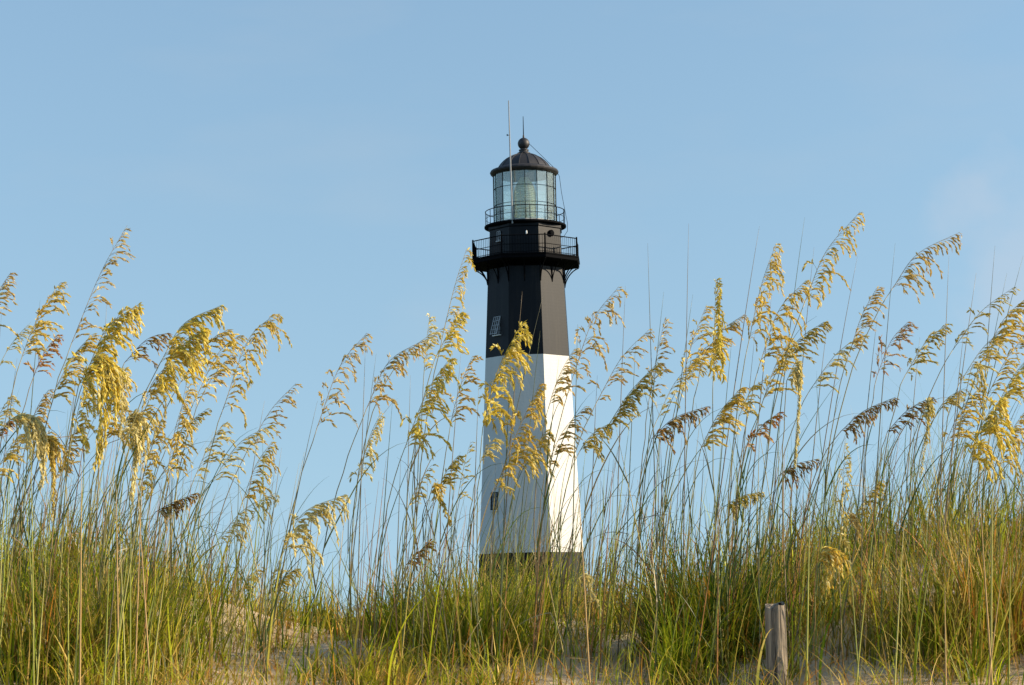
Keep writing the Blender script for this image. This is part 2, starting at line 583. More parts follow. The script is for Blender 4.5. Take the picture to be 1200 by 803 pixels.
for k in range(8):
    p, q = octv(rr_, k, 0), octv(rr_, k + 1, 0)
    for z_, th in ((zr1, .05), (zd1 + (zr1 - zd1) * .50, .032), (zd1 + .12, .03)):
        b.tube([(p.x, p.y, z_), (q.x, q.y, z_)], th, 5)
    nb = 16
    for i in range(1, nb):
        e = p.lerp(q, i / nb)
        b.tube([(e.x, e.y, zd1), (e.x, e.y, zr1)], .017, 4)
rail = b.build('gallery_railing', M_IRON, lh)
for k in range(8):
    p = octv(rr_, k, 0)
    b = MB()
    b.tube([(p.x, p.y, zd1), (p.x, p.y, zr1 + .05), (p.x, p.y, zr1 + .14)], [.085, .075, .05], 6)
    b.build('post', M_IRON, rail)

# watch room
zw1 = Z(266)
rw0, rw1 = octr(41.9, 300), octr(41.0, 270)
b = MB()
b.lathe([(rw0 * 1.02, zd1 - .02), (rw0 * 1.02, zd1 + .25), (rw0, zd1 + .28), (rw1, zw1 - .5), (rw1 * 1.03, zw1 - .42), (rw1 * 1.03, zw1)], c, 8, OA)
b.build('watch_room', M_BLACK, lh)
rwm = (rw0 + rw1) / 2
window(-1, Z(280.5), .42, .78, 2, 2, M_GREY, r=rwm, trim=.035)


def disc_part(name, k, z, r_, mat, depth, s=0, inner=None):
    n, t = face_frame(k, z)
    p = on_face(k, z, s, rwm)
    b = MB()
    prof = []
    vs = []; n_ = 16
    for rr2, dd in ((r_, -.05), (r_, depth * .6), (r_ * .75, depth), (r_ * .3, depth * 1.15)):
        for i in range(n_):
            a = 2 * math.pi * i / n_
            vs.append(p + n * dd + t * (rr2 * math.cos(a)) + Vector((0, 0, rr2 * math.sin(a))))
    fs = []
    for j in range(3):
        for i in range(n_):
            i2 = (i + 1) % n_
            fs.append((j * n_ + i, j * n_ + i2, (j + 1) * n_ + i2, (j + 1) * n_ + i))
    fs.append(tuple(3 * n_ + i for i in range(n_)))
    b.add(vs, fs)
    return b.build(name, mat, lh)


disc_part('vent', 1, Z(279), .30, M_IRON, .22, .15)
b = MB()
n_, t_ = face_frame(0, 0)
pp = on_face(0, Z(277.5), .25, rwm)
b.tube([pp - n_ * .05, pp + n_ * .28, pp + n_ * .36 + Vector((0, 0, -.1))], [.05, .05, .05], 6)
lampb = b.build('wall_lamp', M_IRON, lh)
b = MB()
b.lathe([(.05, Z(277.5) - .36), (.08, Z(277.5) - .28), (.08, Z(277.5) - .14), (.05, Z(277.5) - .06)], (pp.x + n_.x * .36, pp.y + n_.y * .36), 10)
b.build('lamp_globe', M_TRIM, lampb)

# lantern deck and its railing
zl0, zl1 = Z(268.6), Z(265)
rl = rad(48, 266)
b = MB()
b.lathe([(rw1 * .9, zl0 - .02), (rl * .94, zl0), (rl, zl0 + .1), (rl, zl1 - .03), (rl * .98, zl1)], c, 40)
b.build('lantern_deck', M_IRON, lh)
zlr = Z(248.5)
b = MB()
rq = rl * .97
for z_, th in ((zlr, .04), (zl1 + (zlr - zl1) * .5, .022)):
    b.tube([(c[0] + rq * math.sin(2 * math.pi * i / 48), c[1] - rq * math.cos(2 * math.pi * i / 48), z_) for i in range(49)], th, 5)
lrail = b.build('lantern_railing', M_IRON, lh)
for i in range(16):
    a = 2 * math.pi * (i + .3) / 16
    p = (c[0] + rq * math.sin(a), c[1] - rq * math.cos(a))
    b = MB()
    b.tube([(p[0], p[1], zl1 - .02), (p[0], p[1], zlr + .03)], .032, 5)
    b.build('post', M_IRON, lrail)

# lantern room: sixteen-sided glass drum, bars, the big lens inside
zg0, zg1 = zl1, Z(203.5)
rgl = rad(36.2, 230)
b = MB()
b.lathe([(rgl * 1.01, zg0 - .01), (rgl * 1.01, zg0 + .22), (rgl * .97, zg0 + .25)], c, 16)
b.build('lantern_floor', M_LINING, lh)
for i in range(16):
    a0 = 2 * math.pi * i / 16 + .004; a1 = 2 * math.pi * (i + 1) / 16 - .004
    q0 = Vector((c[0] + rgl * math.sin(a0), c[1] - rgl * math.cos(a0), zg0 + .22))
    q1 = Vector((c[0] + rgl * math.sin(a1), c[1] - rgl * math.cos(a1), zg0 + .22))
    b = MB()
    am = (a0 + a1) / 2
    inn = Vector((-math.sin(am), math.cos(am), 0)) * .012
    b.box(q0, q1 - q0, inn, Vector((0, 0, zg1 - zg0 - .24)))
    pane = b.build('lantern_pane', M_GLASS, lh)
    b = MB()
    b.box((q0.x, q0.y, zg0 + .2), (q0 - Vector((c[0], c[1], q0.z))).normalized() * .06, (q1 - q0).normalized() * .034, (0, 0, zg1 - zg0 - .18))
    for fz in (.333, .667):
        zz_ = zg0 + .22 + (zg1 - zg0 - .22) * fz
        ou = -inn.normalized()
        b.box(q0 + ou * .003 + Vector((0, 0, zz_ - q0.z)) + (q1 - q0) * .035, (q1 - q0) * .95, ou * .04, (0, 0, .034))
    b.build('bar', M_IRON, pane)
ln_h = zg1 - zg0
prof = [(.55, zg0 + .23), (.55, zg0 + ln_h * .12), (.95, zg0 + ln_h * .14)]
nr = 22
for i in range(nr):
    u = i / (nr - 1)
    zz_ = zg0 + ln_h * (.15 + .74 * u)
    r_ = .98 if u < .55 else .98 * math.cos((u - .55) / .45 * 1.25) ** .9
    prof += [(r_ * .93, zz_), (r_ * 1.0, zz_ + ln_h * .010), (r_ * .95, zz_ + ln_h * .026)]
b = MB(); b.lathe(prof, c, 24)
lens = b.build('lens', M_LENS, lh)
b = MB()
for i in range(8):
    a = 2 * math.pi * (i + .5) / 8
    pts = []
    for j in range(12):
        u = j / 11
        r_ = 1.02 if u < .55 else 1.02 * math.cos((u - .55) / .45 * 1.25) ** .9
        pts.append((c[0] + r_ * math.sin(a), c[1] - r_ * math.cos(a), zg0 + ln_h * (.14 + .78 * u)))
    b.tube(pts, .028, 5)
b.build('lens_frame', M_BRASS, lens)
b = MB(); b.lathe([(.09, zg0 + ln_h * .16), (.16, zg0 + ln_h * .3), (.16, zg0 + ln_h * .5), (.07, zg0 + ln_h * .55)], c, 12)
b.build('lamp_bulb', M_BRASS, lens)

# roof
rr = lambda hw, py: rad(hw, py)
b = MB()
re_ = rr(40.4, 202)
b.lathe([(rgl * 1.0, Z(206.5)), (re_ * .93, Z(206.0)), (re_ * .985, Z(204)), (re_, Z(202.5)), (re_ * .97, Z(200.5)), (re_ * .86, Z(199.2)), (rr(31, 199), Z(197.6))], c, 32)
roof = b.build('roof', M_DOME, lh)
b = MB(); b.lathe([(rgl * .3, zg1 + .02), (rgl * .985, zg1 - .03), (rgl * .985, Z(206.0))], c, 32)
b.build('ceiling', M_LINING, roof)
b = MB()
dome_prof = [(31, 197.8), (29.6, 195.6), (27.4, 192.6), (24.3, 189.4), (20.4, 186.3), (15.8, 183.7), (11.3, 181.9), (7.6, 180.9)]
dp = [(rr(h_, y_), Z(y_)) for h_, y_ in dome_prof]
b.lathe(dp, c, 16, math.pi / 16)
b.build('dome', M_DOME, roof)
b = MB()
for i in range(16):
    a = 2 * math.pi * i / 16 + math.pi / 16
    b.tube([(c[0] + r_ * 1.005 * math.sin(a), c[1] - r_ * 1.005 * math.cos(a), z_) for r_, z_ in dp], .035, 5)
b.build('rib', M_DOME, roof)
b = MB()
pr = [(7.9, 181.0), (7.7, 179.4), (5.6, 178.6), (5.4, 177.2), (5.9, 176.6), (5.9, 175.8), (4.6, 175.2)]
for i in range(11):
    a = -1.15 + (i / 10) * 2.55
    pr.append((7.0 * math.cos(a), 168.6 - 7.0 * math.sin(a)))
pr += [(1.2, 161.2), (1.0, 159.2), (.5, 157.6)]
b.lathe([(rr(h_, y_), Z(y_)) for h_, y_ in pr], c, 24)
b.build('ball_ventilator', M_DOME, roof, smooth=True)
b = MB(); b.tube([(c[0], c[1], Z(158.6)), (c[0], c[1], Z(136.5))], [.045, .025], 6)
b.build('lightning_rod', M_IRON, roof)
# whip antenna standing on the lantern deck, and a slack wire on the other side
ya = D - rl * .93
b = MB()
pa = pix(600.6, 262, ya); pb = pix(598.3, 195, ya); pc = pix(596.0, 118, ya)
b.tube([pa, pb, pc], [.075, .068, .045], 8)
ant = b.build('antenna', M_POLE, lh)
b = MB(); q = pix(597.6, 158.6, ya)
b.tube([q, q + Vector((-.28, 0, .02))], .03, 5); b.tube([q + Vector((-.24, 0, -.06)), q + Vector((-.24, 0, .1))], .05, 5)
b.build('clamp', M_IRON, ant)
b = MB()
wp = [(620, 168.5), (632, 180), (649, 196.5), (655.5, 206.5), (658, 226), (662, 247), (665, 262), (665, 271), (660.5, 277.5), (657, 278.5)]
b.tube([pix(a_, b_, D - .3) for a_, b_ in wp], .022, 5)
b.build('cable', M_IRON, lh)

# ------------------------------------------------------------------ wooden post
PYD = 8.3
pt = pix(908, 708.5, PYD)
pg = float(terrain(pt.x, PYD))
post = empty('wooden_post', (pt.x, PYD, pg), 'weathered grey wooden post stub standing in the dune grass', 'post')
bm = bmesh.new()
nn, kk = 28, 26
r0 = 12.2 / F * PYD
rings = []
zlo, zhi = pg - .25, pt.z
for j in range(kk):
    u = j / (kk - 1)
    z_ = zlo + (zhi - zlo) * u
    ring = []
    for i in range(nn):
        a = 2 * math.pi * i / nn
        gr = .03 * math.sin(5 * a + 1.2) + .025 * math.sin(11 * a + 3 * u) + .02 * math.sin(17 * a - 5 * u) - (.12 if i == 19 else 0) - (.10 if i == 24 else 0)
        r_ = r0 * (1.02 - .03 * u) * (1 + gr * .55) * (1 - (.06 if j == kk - 1 else 0))
        zt_ = z_ + (u ** 8) * (.008 * math.sin(a + .6) + .004 * math.sin(3 * a) - (.007 if i in (18, 19, 20) else 0))
        ring.append(bm.verts.new((pt.x + r_ * math.cos(a) + .010 * (u - 1) * -1 * 0, PYD + r_ * math.sin(a), zt_)))
    rings.append(ring)
for j in range(kk - 1):
    for i in range(nn):
        bm.faces.new((rings[j][i], rings[j][(i + 1) % nn], rings[j + 1][(i + 1) % nn], rings[j + 1][i]))
cv = [bm.verts.new((pt.x + r0 * .5 * math.cos(2 * math.pi * i / nn), PYD + r0 * .5 * math.sin(2 * math.pi * i / nn), zhi - .006 + .003 * math.sin(i * 2.1))) for i in range(nn)]
cc = bm.verts.new((pt.x, PYD, zhi - .010))
for i in range(nn):
    bm.faces.new((rings[-1][i], rings[-1][(i + 1) % nn], cv[(i + 1) % nn], cv[i]))
    bm.faces.new((cv[i], cv[(i + 1) % nn], cc))
me = bpy.data.meshes.new('timber')
for v_ in bm.verts: v_.co -= Vector(post.location)
bm.normal_update(); bm.to_mesh(me); bm.free()
me.materials.append(M_WOOD)
o = bpy.data.objects.new('timber', me); COL.objects.link(o); o.parent = post
b = MB()
b.lathe([(.006, zhi - .001 - .006), (.006, zhi + .0045), (.002, zhi + .006)], (pt.x + r0 * .45, PYD - r0 * .45), 8)
b.build('nail_head', M_IRON, post)

# ------------------------------------------------------------------ grass (vectorised blades)
GREEN = np.array([.125, .185, .006]); DEEP = np.array([.035, .070, .008]); OLIVE = np.array([.26, .215, .018])
STRAW = np.array([.60, .41, .11]); RUSTY = np.array([.50, .20, .03]); LIME = np.array([.43, .44, .018])


def blades(x, y, length, tilt, bend, az, width, colb, colt, seg=6, z0=None):
    """arrays in, (verts, faces, colours) out: tapered ribbons that rise and arch over"""
    n = len(x)
    z = terrain(x, y) - .01 if z0 is None else z0
    P = np.stack([x, y, z], 1)
    face = az + np.pi / 2 + RNG.normal(0, .7, n)
    U = np.stack([np.cos(face), np.sin(face), np.zeros(n)], 1)
    V = np.zeros((n, seg + 1, 2, 3), np.float32); Cc = np.zeros((n, seg + 1, 2, 3), np.float32)
    step = (length / seg)[:, None]
    twist = RNG.normal(0, .25, n)
    for j in range(seg + 1):
        u = j / seg
        wj = width * (1 - u ** 1.6) * (0.75 + .5 * min(1, u * 4) * .5) + .0003
        V[:, j, 0] = P - U * wj[:, None]; V[:, j, 1] = P + U * wj[:, None]
        colr = colb * (1 - u) + colt * u
        Cc[:, j, 0] = colr; Cc[:, j, 1] = colr * .93
        th = tilt + bend * u ** 1.4
        azj = az + twist * u * 2
        d = np.stack([np.sin(th) * np.cos(azj), np.sin(th) * np.sin(azj), np.cos(th)], 1)
        P = P + d * step
    base = (np.arange(n) * (seg + 1) * 2)[:, None]
    fs = []
    for j in range(seg):
        a = base + 2 * j
        fs.append(np.concatenate([a, a + 1, a + 3, a + 2], 1))
    return V.reshape(-1, 3), np.stack(fs, 1).reshape(-1, 4), Cc.reshape(-1, 3)


def np_mesh(name, parts, mat, origin=(0, 0, 0)):
    off = 0; vs = []; fs = []; cs = []
    for v, f, c_ in parts:
        vs.append(v); fs.append(f + off); cs.append(c_); off += len(v)
    v = np.concatenate(vs).astype(np.float32) - np.array(origin, np.float32); f = np.concatenate(fs); c_ = np.concatenate(cs).astype(np.float32)
    me = bpy.data.meshes.new(name)
    me.vertices.add(len(v)); me.vertices.foreach_set('co', v.ravel())
    me.loops.add(f.size); me.loops.foreach_set('vertex_index', f.ravel().astype(np.int32))
    me.polygons.add(len(f)); me.polygons.foreach_set('loop_start', (np.arange(len(f)) * 4).astype(np.int32))
    me.materials.append(mat)
    a = me.color_attributes.new('tint', 'FLOAT_COLOR', 'POINT')
    a.data.foreach_set('color', np.concatenate([c_, np.ones((len(c_), 1), np.float32)], 1).ravel())
    me.polygons.foreach_set('use_smooth', np.ones(len(f), bool))
    me.update(calc_edges=True); me.validate()
    o = bpy.data.objects.new(name, me); o.location = origin
    COL.objects.link(o)
    return o


def ground_at(px, py):
    """where the line of sight through a pixel meets the dune"""
    for Y in np.arange(7.0, 12, .02):
        p = pix(px, py, Y)
        if p.z <= float(terrain(p.x, Y)): return p.x, float(Y)
    return p.x, 10.5


# bare sand: (pixel x, pixel y, half width in m, half depth in m)
BARE = [(285, 780, .20, .8), (385, 764, .24, .8), (700, 776, .20, .6), (1035, 682, .20, .6), (968, 782, .17, .6), (30, 745, .12, .5), (868, 792, .20, .35), (735, 756, .07, .25)]
BARE = [(*ground_at(a_, b_), c_, d_) for a_, b_, c_, d_ in BARE]


def bare(x, y):
    k = np.zeros_like(x)
    for bx, by, rx, ry in BARE:
        k = np.maximum(k, np.exp(-(((x - bx) / rx) ** 2 + ((y - by + .35 * ry) / ry) ** 2) * 1.1))
    return k


def low(x, y):
    """shorter growth on the sunny side of three of the bare patches"""
    k = np.zeros_like(x)
    for bx, by, rx, ry in (BARE[0], BARE[1]):
        d = np.where(x > bx, (x - bx) / .75, (x - bx) / .25)
        k = np.maximum(k, np.exp(-(d ** 2 + ((y - by) / .65) ** 2) * 1.0))
    return 1 - .76 * k


def patch(x, y, s=0):
    return .5 + .25 * np.sin(2.1 * x + 1.3 * y + s) * np.sin(1.7 * y - 1.1 * x + 2 * s) + .25 * np.sin(4.7 * x + .9 + s) * np.sin(3.9 * y + 1.7)


def mixcol(n, pal, wts, jit=.22):
    k = RNG.choice(len(pal), n, p=np.array(wts) / sum(wts))
    c_ = np.array(pal)[k] * (1 + RNG.normal(0, jit, (n, 1))).clip(.4, 1.7)
    return c_


def scatter(n, x0, x1, y0, y1, keep):
    x = RNG.uniform(x0, x1, n * 3); y = RNG.uniform(y0, y1, n * 3)
    ok = RNG.uniform(0, 1, n * 3) < keep(x, y)
    return x[ok][:n], y[ok][:n]


def clumped(n_clump, per, sd, x0, x1, y0, y1, keep):
    cx, cy = scatter(n_clump, x0, x1, y0, y1, keep)
    k = RNG.integers(0, len(cx), n_clump * per)
    return cx[k] + RNG.normal(0, sd, len(k)), cy[k] + RNG.normal(0, sd, len(k)), cx[k], cy[k], k


def hfac(x):
    """the grass is taller up the right-hand and left-hand shoulders of the dune"""
    return 1 + .35 * sstep(.5, 2.4, x) + .22 * sstep(1.0, 2.4, -x) - .25 * np.exp(-((x + .8) / .5) ** 2)


X0, X1, Y0, Y1 = -4.6, 4.6, 6.2, 13.2
parts = []
BARE.append((pt.x + .02, PYD - .5, .12, .5))
keep = lambda x, y: (.05 + .95 * patch(x, y) ** 1.9) * (1 - .99 * bare(x, y)) * (1 - .6 * sstep(11.6, 13, y)) * (.30 + .70 * sstep(7.5, 8.5, y))
# tufts of upright green blades
x, y, cx, cy, k = clumped(1500, 25, .050, X0, X1, Y0, Y1, keep)
n = len(x)
ok = RNG.uniform(0, 1, n) > bare(x, y) * .9
x, y, cx, cy, k = x[ok], y[ok], cx[ok], cy[ok], k[ok]; n = len(x)
L_ = RNG.uniform(.10, .36, n) * (RNG.uniform(.5, 1.4, 1500)[k]) * (.62 + .38 * sstep(8.0, 8.9, y)) * hfac(x)
az = np.arctan2(y - cy, x - cx) + RNG.normal(0, .5, n)
az = np.where(RNG.uniform(0, 1, n) < .4, RNG.normal(.1, .8, n), az)
hue = RNG.uniform(0, 1, 1500)[k][:, None]
kind = RNG.choice(4, 1500, p=[.38, .28, .15, .19])[k]
cb = np.zeros((n, 3))
for q, (pal, wts) in enumerate((([GREEN, LIME, DEEP, OLIVE], [4, 2, 2, 1]), ([OLIVE, LIME, GREEN, STRAW], [3, 3, 2, 1.5]), ([STRAW, RUSTY, OLIVE, STRAW * .6], [3, 2.2, 2, 2]), ([LIME, GREEN, STRAW], [4, 2, 1]))):
    w_ = kind == q
    cb[w_] = mixcol(int(w_.sum()), pal, wts, .35)
cb = cb * (.7 + .6 * hue)
wide = np.where(RNG.uniform(0, 1, n) < .16, 1.8, 1.0)
L_ = L_ * low(x, y)
ct = cb * .75 + mixcol(n, [LIME, OLIVE, STRAW, GREEN], [3, 2, 2, 2]) * .45
parts.append(blades(x, y, L_, np.abs(RNG.normal(.14, .12, n)), RNG.gamma(1.9, .85, n), az, RNG.uniform(.0014, .0044, n) * wide, cb, ct))
# finer, freely scattered olive and straw blades
x, y = scatter(17000, X0, X1, Y0, Y1, keep); n = len(x)
cb = mixcol(n, [STRAW, OLIVE, GREEN, RUSTY], [2.3, 3, 2, .9]); ct = mixcol(n, [STRAW, LIME, OLIVE], [3, 2, 2])
parts.append(blades(x, y, RNG.uniform(.08, .34, n) * hfac(x) * low(x, y), np.abs(RNG.normal(.3, .25, n)), RNG.gamma(2., .7, n), RNG.uniform(-3.14, 3.14, n), RNG.uniform(.0011, .0030, n), cb, ct))
# tall thin blades that reach up between the sea oats
x, y = scatter(2300, X0, X1, 7.8, 12.4, lambda x, y: (.15 + .85 * patch(x, y, 1.5)) * (1 - bare(x, y)) * (.15 + .85 * sstep(8.2, 9, y)) * (1 - .45 * np.exp(-((x + .85) / .45) ** 2))); n = len(x)
cb = mixcol(n, [GREEN, DEEP, OLIVE, STRAW, RUSTY], [3, 2, 2, 1, .7], .3); ct = mixcol(n, [OLIVE, DEEP, STRAW], [2, 2, 1])
parts.append(blades(x, y, RNG.uniform(.3, .85, n) * hfac(x), np.abs(RNG.normal(.14, .12, n)), RNG.gamma(1.8, .62, n), RNG.normal(.1, 1.3, n), RNG.uniform(.0012, .0032, n), cb, ct, seg=9))
# dead leaves curled round the feet of the tufts
x, y = scatter(13000, X0, X1, 7.2, Y1, lambda x, y: keep(x, y) * .9 + .06); n = len(x)
cb = mixcol(n, [STRAW, RUSTY, OLIVE, STRAW * .55, LIME, GREEN], [2, 1.5, 2, 1.5, 2.4, 1.6], .3); ct = mixcol(n, [STRAW, RUSTY, LIME], [3, 2, 1], .3)
parts.append(blades(x, y, RNG.uniform(.12, .36, n) * low(x, y), np.abs(RNG.normal(.35, .3, n)), RNG.uniform(.9, 3.2, n), RNG.uniform(-3.14, 3.14, n), RNG.uniform(.0012, .0032, n), cb, ct, seg=8))
# broad fresh blades standing up out of the tangle
x, y = scatter(620, X0, X1, 7.8, 12, lambda x, y: (.1 + .9 * patch(x, y, 3.1)) * (1 - bare(x, y)) * (.25 + .75 * sstep(.4, 1.2, np.abs(x)))); n = len(x)
cb = mixcol(n, [LIME, GREEN, OLIVE, RUSTY], [3, 4, 1.5, .6], .25); ct = mixcol(n, [LIME, GREEN, STRAW], [3, 3, 1], .25)
parts.append(blades(x, y, RNG.uniform(.3, .72, n), np.abs(RNG.normal(.12, .1, n)), RNG.gamma(1.6, .4, n), RNG.normal(.1, 1.4, n), RNG.uniform(.0032, .0062, n), cb, ct, seg=9))
go = np_mesh('dune_grass', parts, M_LEAF)
tag(go, 'green and olive dune grass covering the sand', 'grass', None, 'stuff')

# dead litter lying on the sand
x, y = scatter(9000, X0, X1, 6.0, 13, lambda x, y: .35 + .15 * bare(x, y)); n = len(x)
lit = blades(x, y, RNG.uniform(.05, .26, n), RNG.uniform(1.0, 1.55, n), RNG.normal(.1, .2, n), RNG.uniform(-3.14, 3.14, n), RNG.uniform(.0012, .0032, n),
             mixcol(n, [STRAW, RUSTY, STRAW * .6], [3, 2, 2]), mixcol(n, [STRAW, RUSTY], [3, 2]), seg=4, z0=terrain(x, y) + RNG.uniform(.003, .03, n))
tag(np_mesh('grass_litter', [lit], M_LEAF), 'dead straw litter scattered over the sand', 'grass litter', None, 'stuff')


def clump(px, py, h_px, n, sd, pal, wts, label, Y=None, tl=.22, wd=(.0016, .0042)):
    if Y is None: gx_, gy_ = ground_at(px, py)
    else: gx_, gy_ = pix(px, py, Y).x, Y
    x = gx_ + RNG.normal(0, sd, n); y = gy_ + RNG.normal(0, sd, n)
    hh = h_px / F * gy_
    az = np.arctan2(y - gy_, x - gx_) + RNG.normal(0, .5, n)
    cb = mixcol(n, pal, wts); ct = mixcol(n, pal, wts) * 1.15
    p = blades(x, y, RNG.uniform(.45, 1.05, n) * hh, np.abs(RNG.normal(tl, .13, n)), RNG.gamma(2, .42, n), az, RNG.uniform(*wd, n), cb, ct, seg=8)
    o = np_mesh('grass_clump', [p], M_LEAF, (gx_, gy_, float(terrain(gx_, gy_))))
    tag(o, label, 'grass clump', 'grass clumps on the dune face')


clump(838, 772, 165, 760, .12, [DEEP, GREEN, OLIVE, RUSTY], [4, 3, 2, 1], 'dark green grass clump just left behind the wooden post')
clump(796, 800, 125, 90, .035, [LIME, GREEN], [2, 3], 'small bright green upright tuft left of the wooden post', tl=.12)
clump(560, 772, 130, 620, .14, [GREEN, OLIVE, LIME, STRAW], [3, 2, 2, 1], 'broad green clump at the photo bottom below the lighthouse')
clump(622, 728, 68, 300, .10, [GREEN, LIME, OLIVE, STRAW], [3, 3, 2, 1], 'low green clump on the crest right before the tower base', Y=10.7)
clump(478, 752, 95, 330, .09, [GREEN, OLIVE, LIME], [3, 2, 2], 'green clump beside the bare sand left of the lighthouse')
clump(150, 795, 165, 520, .14, [GREEN, OLIVE, LIME, STRAW], [3, 2, 2, 1.4], 'tall yellow-green clump below the densest golden plumes', tl=.12)
clump(40, 790, 150, 420, .13, [GREEN, OLIVE, STRAW, RUSTY], [3, 2, 2, 1], 'olive and rust coloured clump at the far left edge', tl=.14)
clump(1100, 770, 135, 420, .12, [GREEN, OLIVE, STRAW, LIME], [3, 3, 2, 1], 'tall olive clump right of the wooden post', tl=.14)
clump(1178, 760, 170, 480, .14, [OLIVE, STRAW, RUSTY, GREEN], [3, 2, 2, 2], 'rust tinged clump at the far right edge', tl=.14)

# ------------------------------------------------------------------ sea oats
CLS = {
    'gold': ((0.735, 0.562, 0.116), (0.882, 0.764, 0.252)), 'bright': ((0.798, 0.640, 0.105), (0.900, 0.820, 0.263)), 'tan': ((0.630, 0.472, 0.179), (0.798, 0.652, 0.263)),
    'brown': ((0.450, 0.281, 0.088), (0.567, 0.393, 0.137)), 'rust': ((0.575, 0.281, 0.075), (0.609, 0.382, 0.116)), 'cream': ((0.798, 0.708, 0.315), (0.900, 0.820, 0.473)),
    'olive': ((0.575, 0.481, 0.112), (0.672, 0.573, 0.168)), 'pink': ((0.588, 0.393, 0.200), (0.672, 0.494, 0.263)), 'pale': ((0.693, 0.584, 0.200), (0.798, 0.719, 0.315)),
}


def bez(p, q, r, n):
    return [p * (1 - t) ** 2 + q * (2 * t * (1 - t)) + r * t * t for t in [i / n for i in range(n + 1)]]


def smooth_path(pts, n):
    """Catmull-Rom through the given points"""
    P = [pts[0] + (pts[0] - pts[1])] + list(pts) + [pts[-1] + (pts[-1] - pts[-2])]
    out = []
    segs = len(pts) - 1
    for i in range(n + 1):
        u = i / n * segs
        k = min(int(u), segs - 1); t = u - k
        a, b_, c_, d_ = P[k], P[k + 1], P[k + 2], P[k + 3]
        out.append(.5 * ((2 * b_) + (c_ - a) * t + (2 * a - 5 * b_ + 4 * c_ - d_) * t * t + (3 * b_ - a - 3 * c_ + d_) * t ** 3))
    return out


def spikelet(mb, p, d, ln, wd, side, col):
    d = d.normalized()
    u = d.cross(side)
    if u.length < 1e-3: u = d.cross(Vector((.3, .5, 1)))
    u.normalize(); n = u.cross(d)
    a = p + d * (ln * .30); b_ = p + d * (ln * .62)
    th = wd * .30
    vs = [p, a - u * wd * .85, a + n * th, a + u * wd * .85, a - n * th, b_ - u * wd * .8, b_ + n * th * .8, b_ + u * wd * .8, b_ - n * th * .8, p + d * ln]
    fs = [(0, 1, 2), (0, 2, 3), (0, 3, 4), (0, 4, 1), (1, 5, 6, 2), (2, 6, 7, 3), (3, 7, 8, 4), (4, 8, 5, 1), (9, 6, 5), (9, 7, 6), (9, 8, 7), (9, 5, 8)]
    mb.add(vs, fs, col)


def panicle(rach, cls, dens, blen, rg_, droop=.3, secund=1.0, bare_frac=.34, parent=None, size=1.0):
    c0, c1 = (Vector(k) for k in CLS[cls])
    if cls in ('bright', 'gold', 'cream'): blen *= 1.2
    mb = MB()
    n = len(rach) - 1
    stemcol = c0 * .75
    mb.tube(rach, [.0014 - .0010 * i / n for i in range(n + 1)], 4, stemcol)
    ph = rg_.uniform(0, 6.28); spread = rg_.uniform(.6, 1.25)
    total = sum((rach[i + 1] - rach[i]).length for i in range(n))
    blen *= 1.12
    nb = max(9, int((22 + 44 * dens ** 1.5) * (total / .45) ** .6))
    for i in range(nb):
        t = ((i + rg_.uniform(-.35, .35)) / nb)
        t = min(.985, max(0, t)) ** .92
        k = min(int(t * n), n - 1); fr = t * n - k
        p = rach[k].lerp(rach[k + 1], fr)
        tg = (rach[k + 1] - rach[k]).normalized()
        L = blen * ((1 - t) ** .55) * (rg_.uniform(.45, 1.3) if rg_.random() > .18 else rg_.uniform(.15, .5)) * (.8 + .35 * math.sin(t * 17 + ph)) + .020
        if dens < .4 and rg_.random() < .15: continue
        a = rg_.gauss(0, spread if secund > .5 else 1.6)
        side = Vector((math.cos(a), math.sin(a), 0))
        d = (tg * .85 + side * (.55 if tg.z > 0 else .85) + Vector((rg_.gauss(0, .12), rg_.gauss(0, .12), rg_.gauss(0, .10)))).normalized()
        K = 9
        st = L / K
        g = droop * rg_.uniform(.7, 1.4)
        pts = [p]; dirs = [d]
        for j in range(K):
            d = (d + Vector((0, 0, -g * (.35 + .9 * j / K))) + Vector((rg_.gauss(0, .03), rg_.gauss(0, .03), 0))).normalized()
            pts.append(pts[-1] + d * st); dirs.append(d)
        mb.tube(pts, [.0008 - .0004 * j / K for j in range(K + 1)], 3, stemcol)
        s0 = bare_frac * (1.15 - .75 * dens) * min(1, L / .07) * rg_.uniform(.6, 1.2)
        sp = .0066 / (.7 + .75 * dens)
        m_ = max(2, int(L * (1 - s0) / sp))
        for q in range(m_):
            u = s0 + (1 - s0) * (q + .5) / m_
            kk_ = min(int(u * K), K - 1)
            pp_ = pts[kk_].lerp(pts[kk_ + 1], u * K - kk_)
            dd = dirs[kk_] + Vector((rg_.gauss(0, .28), rg_.gauss(0, .28), -.28 + rg_.gauss(0, .2)))
            cl = c0.lerp(c1, rg_.random()) * rg_.uniform(.75, 1.15)
            if rg_.random() < .22: cl = cl.lerp(Vector((.90, .82, .50)), .65)
            ln = rg_.uniform(.017, .029) * size * (1 - .22 * t)
            sd_ = Vector((rg_.gauss(0, 1), rg_.gauss(0, 1), rg_.gauss(0, .4)))
            spikelet(mb, pp_, dd, ln, ln * rg_.uniform(.13, .21), sd_, cl)
    return mb.build('seed_head', M_SEED, parent)


OATS_GROUP = 'sea oats growing along the dune crest'


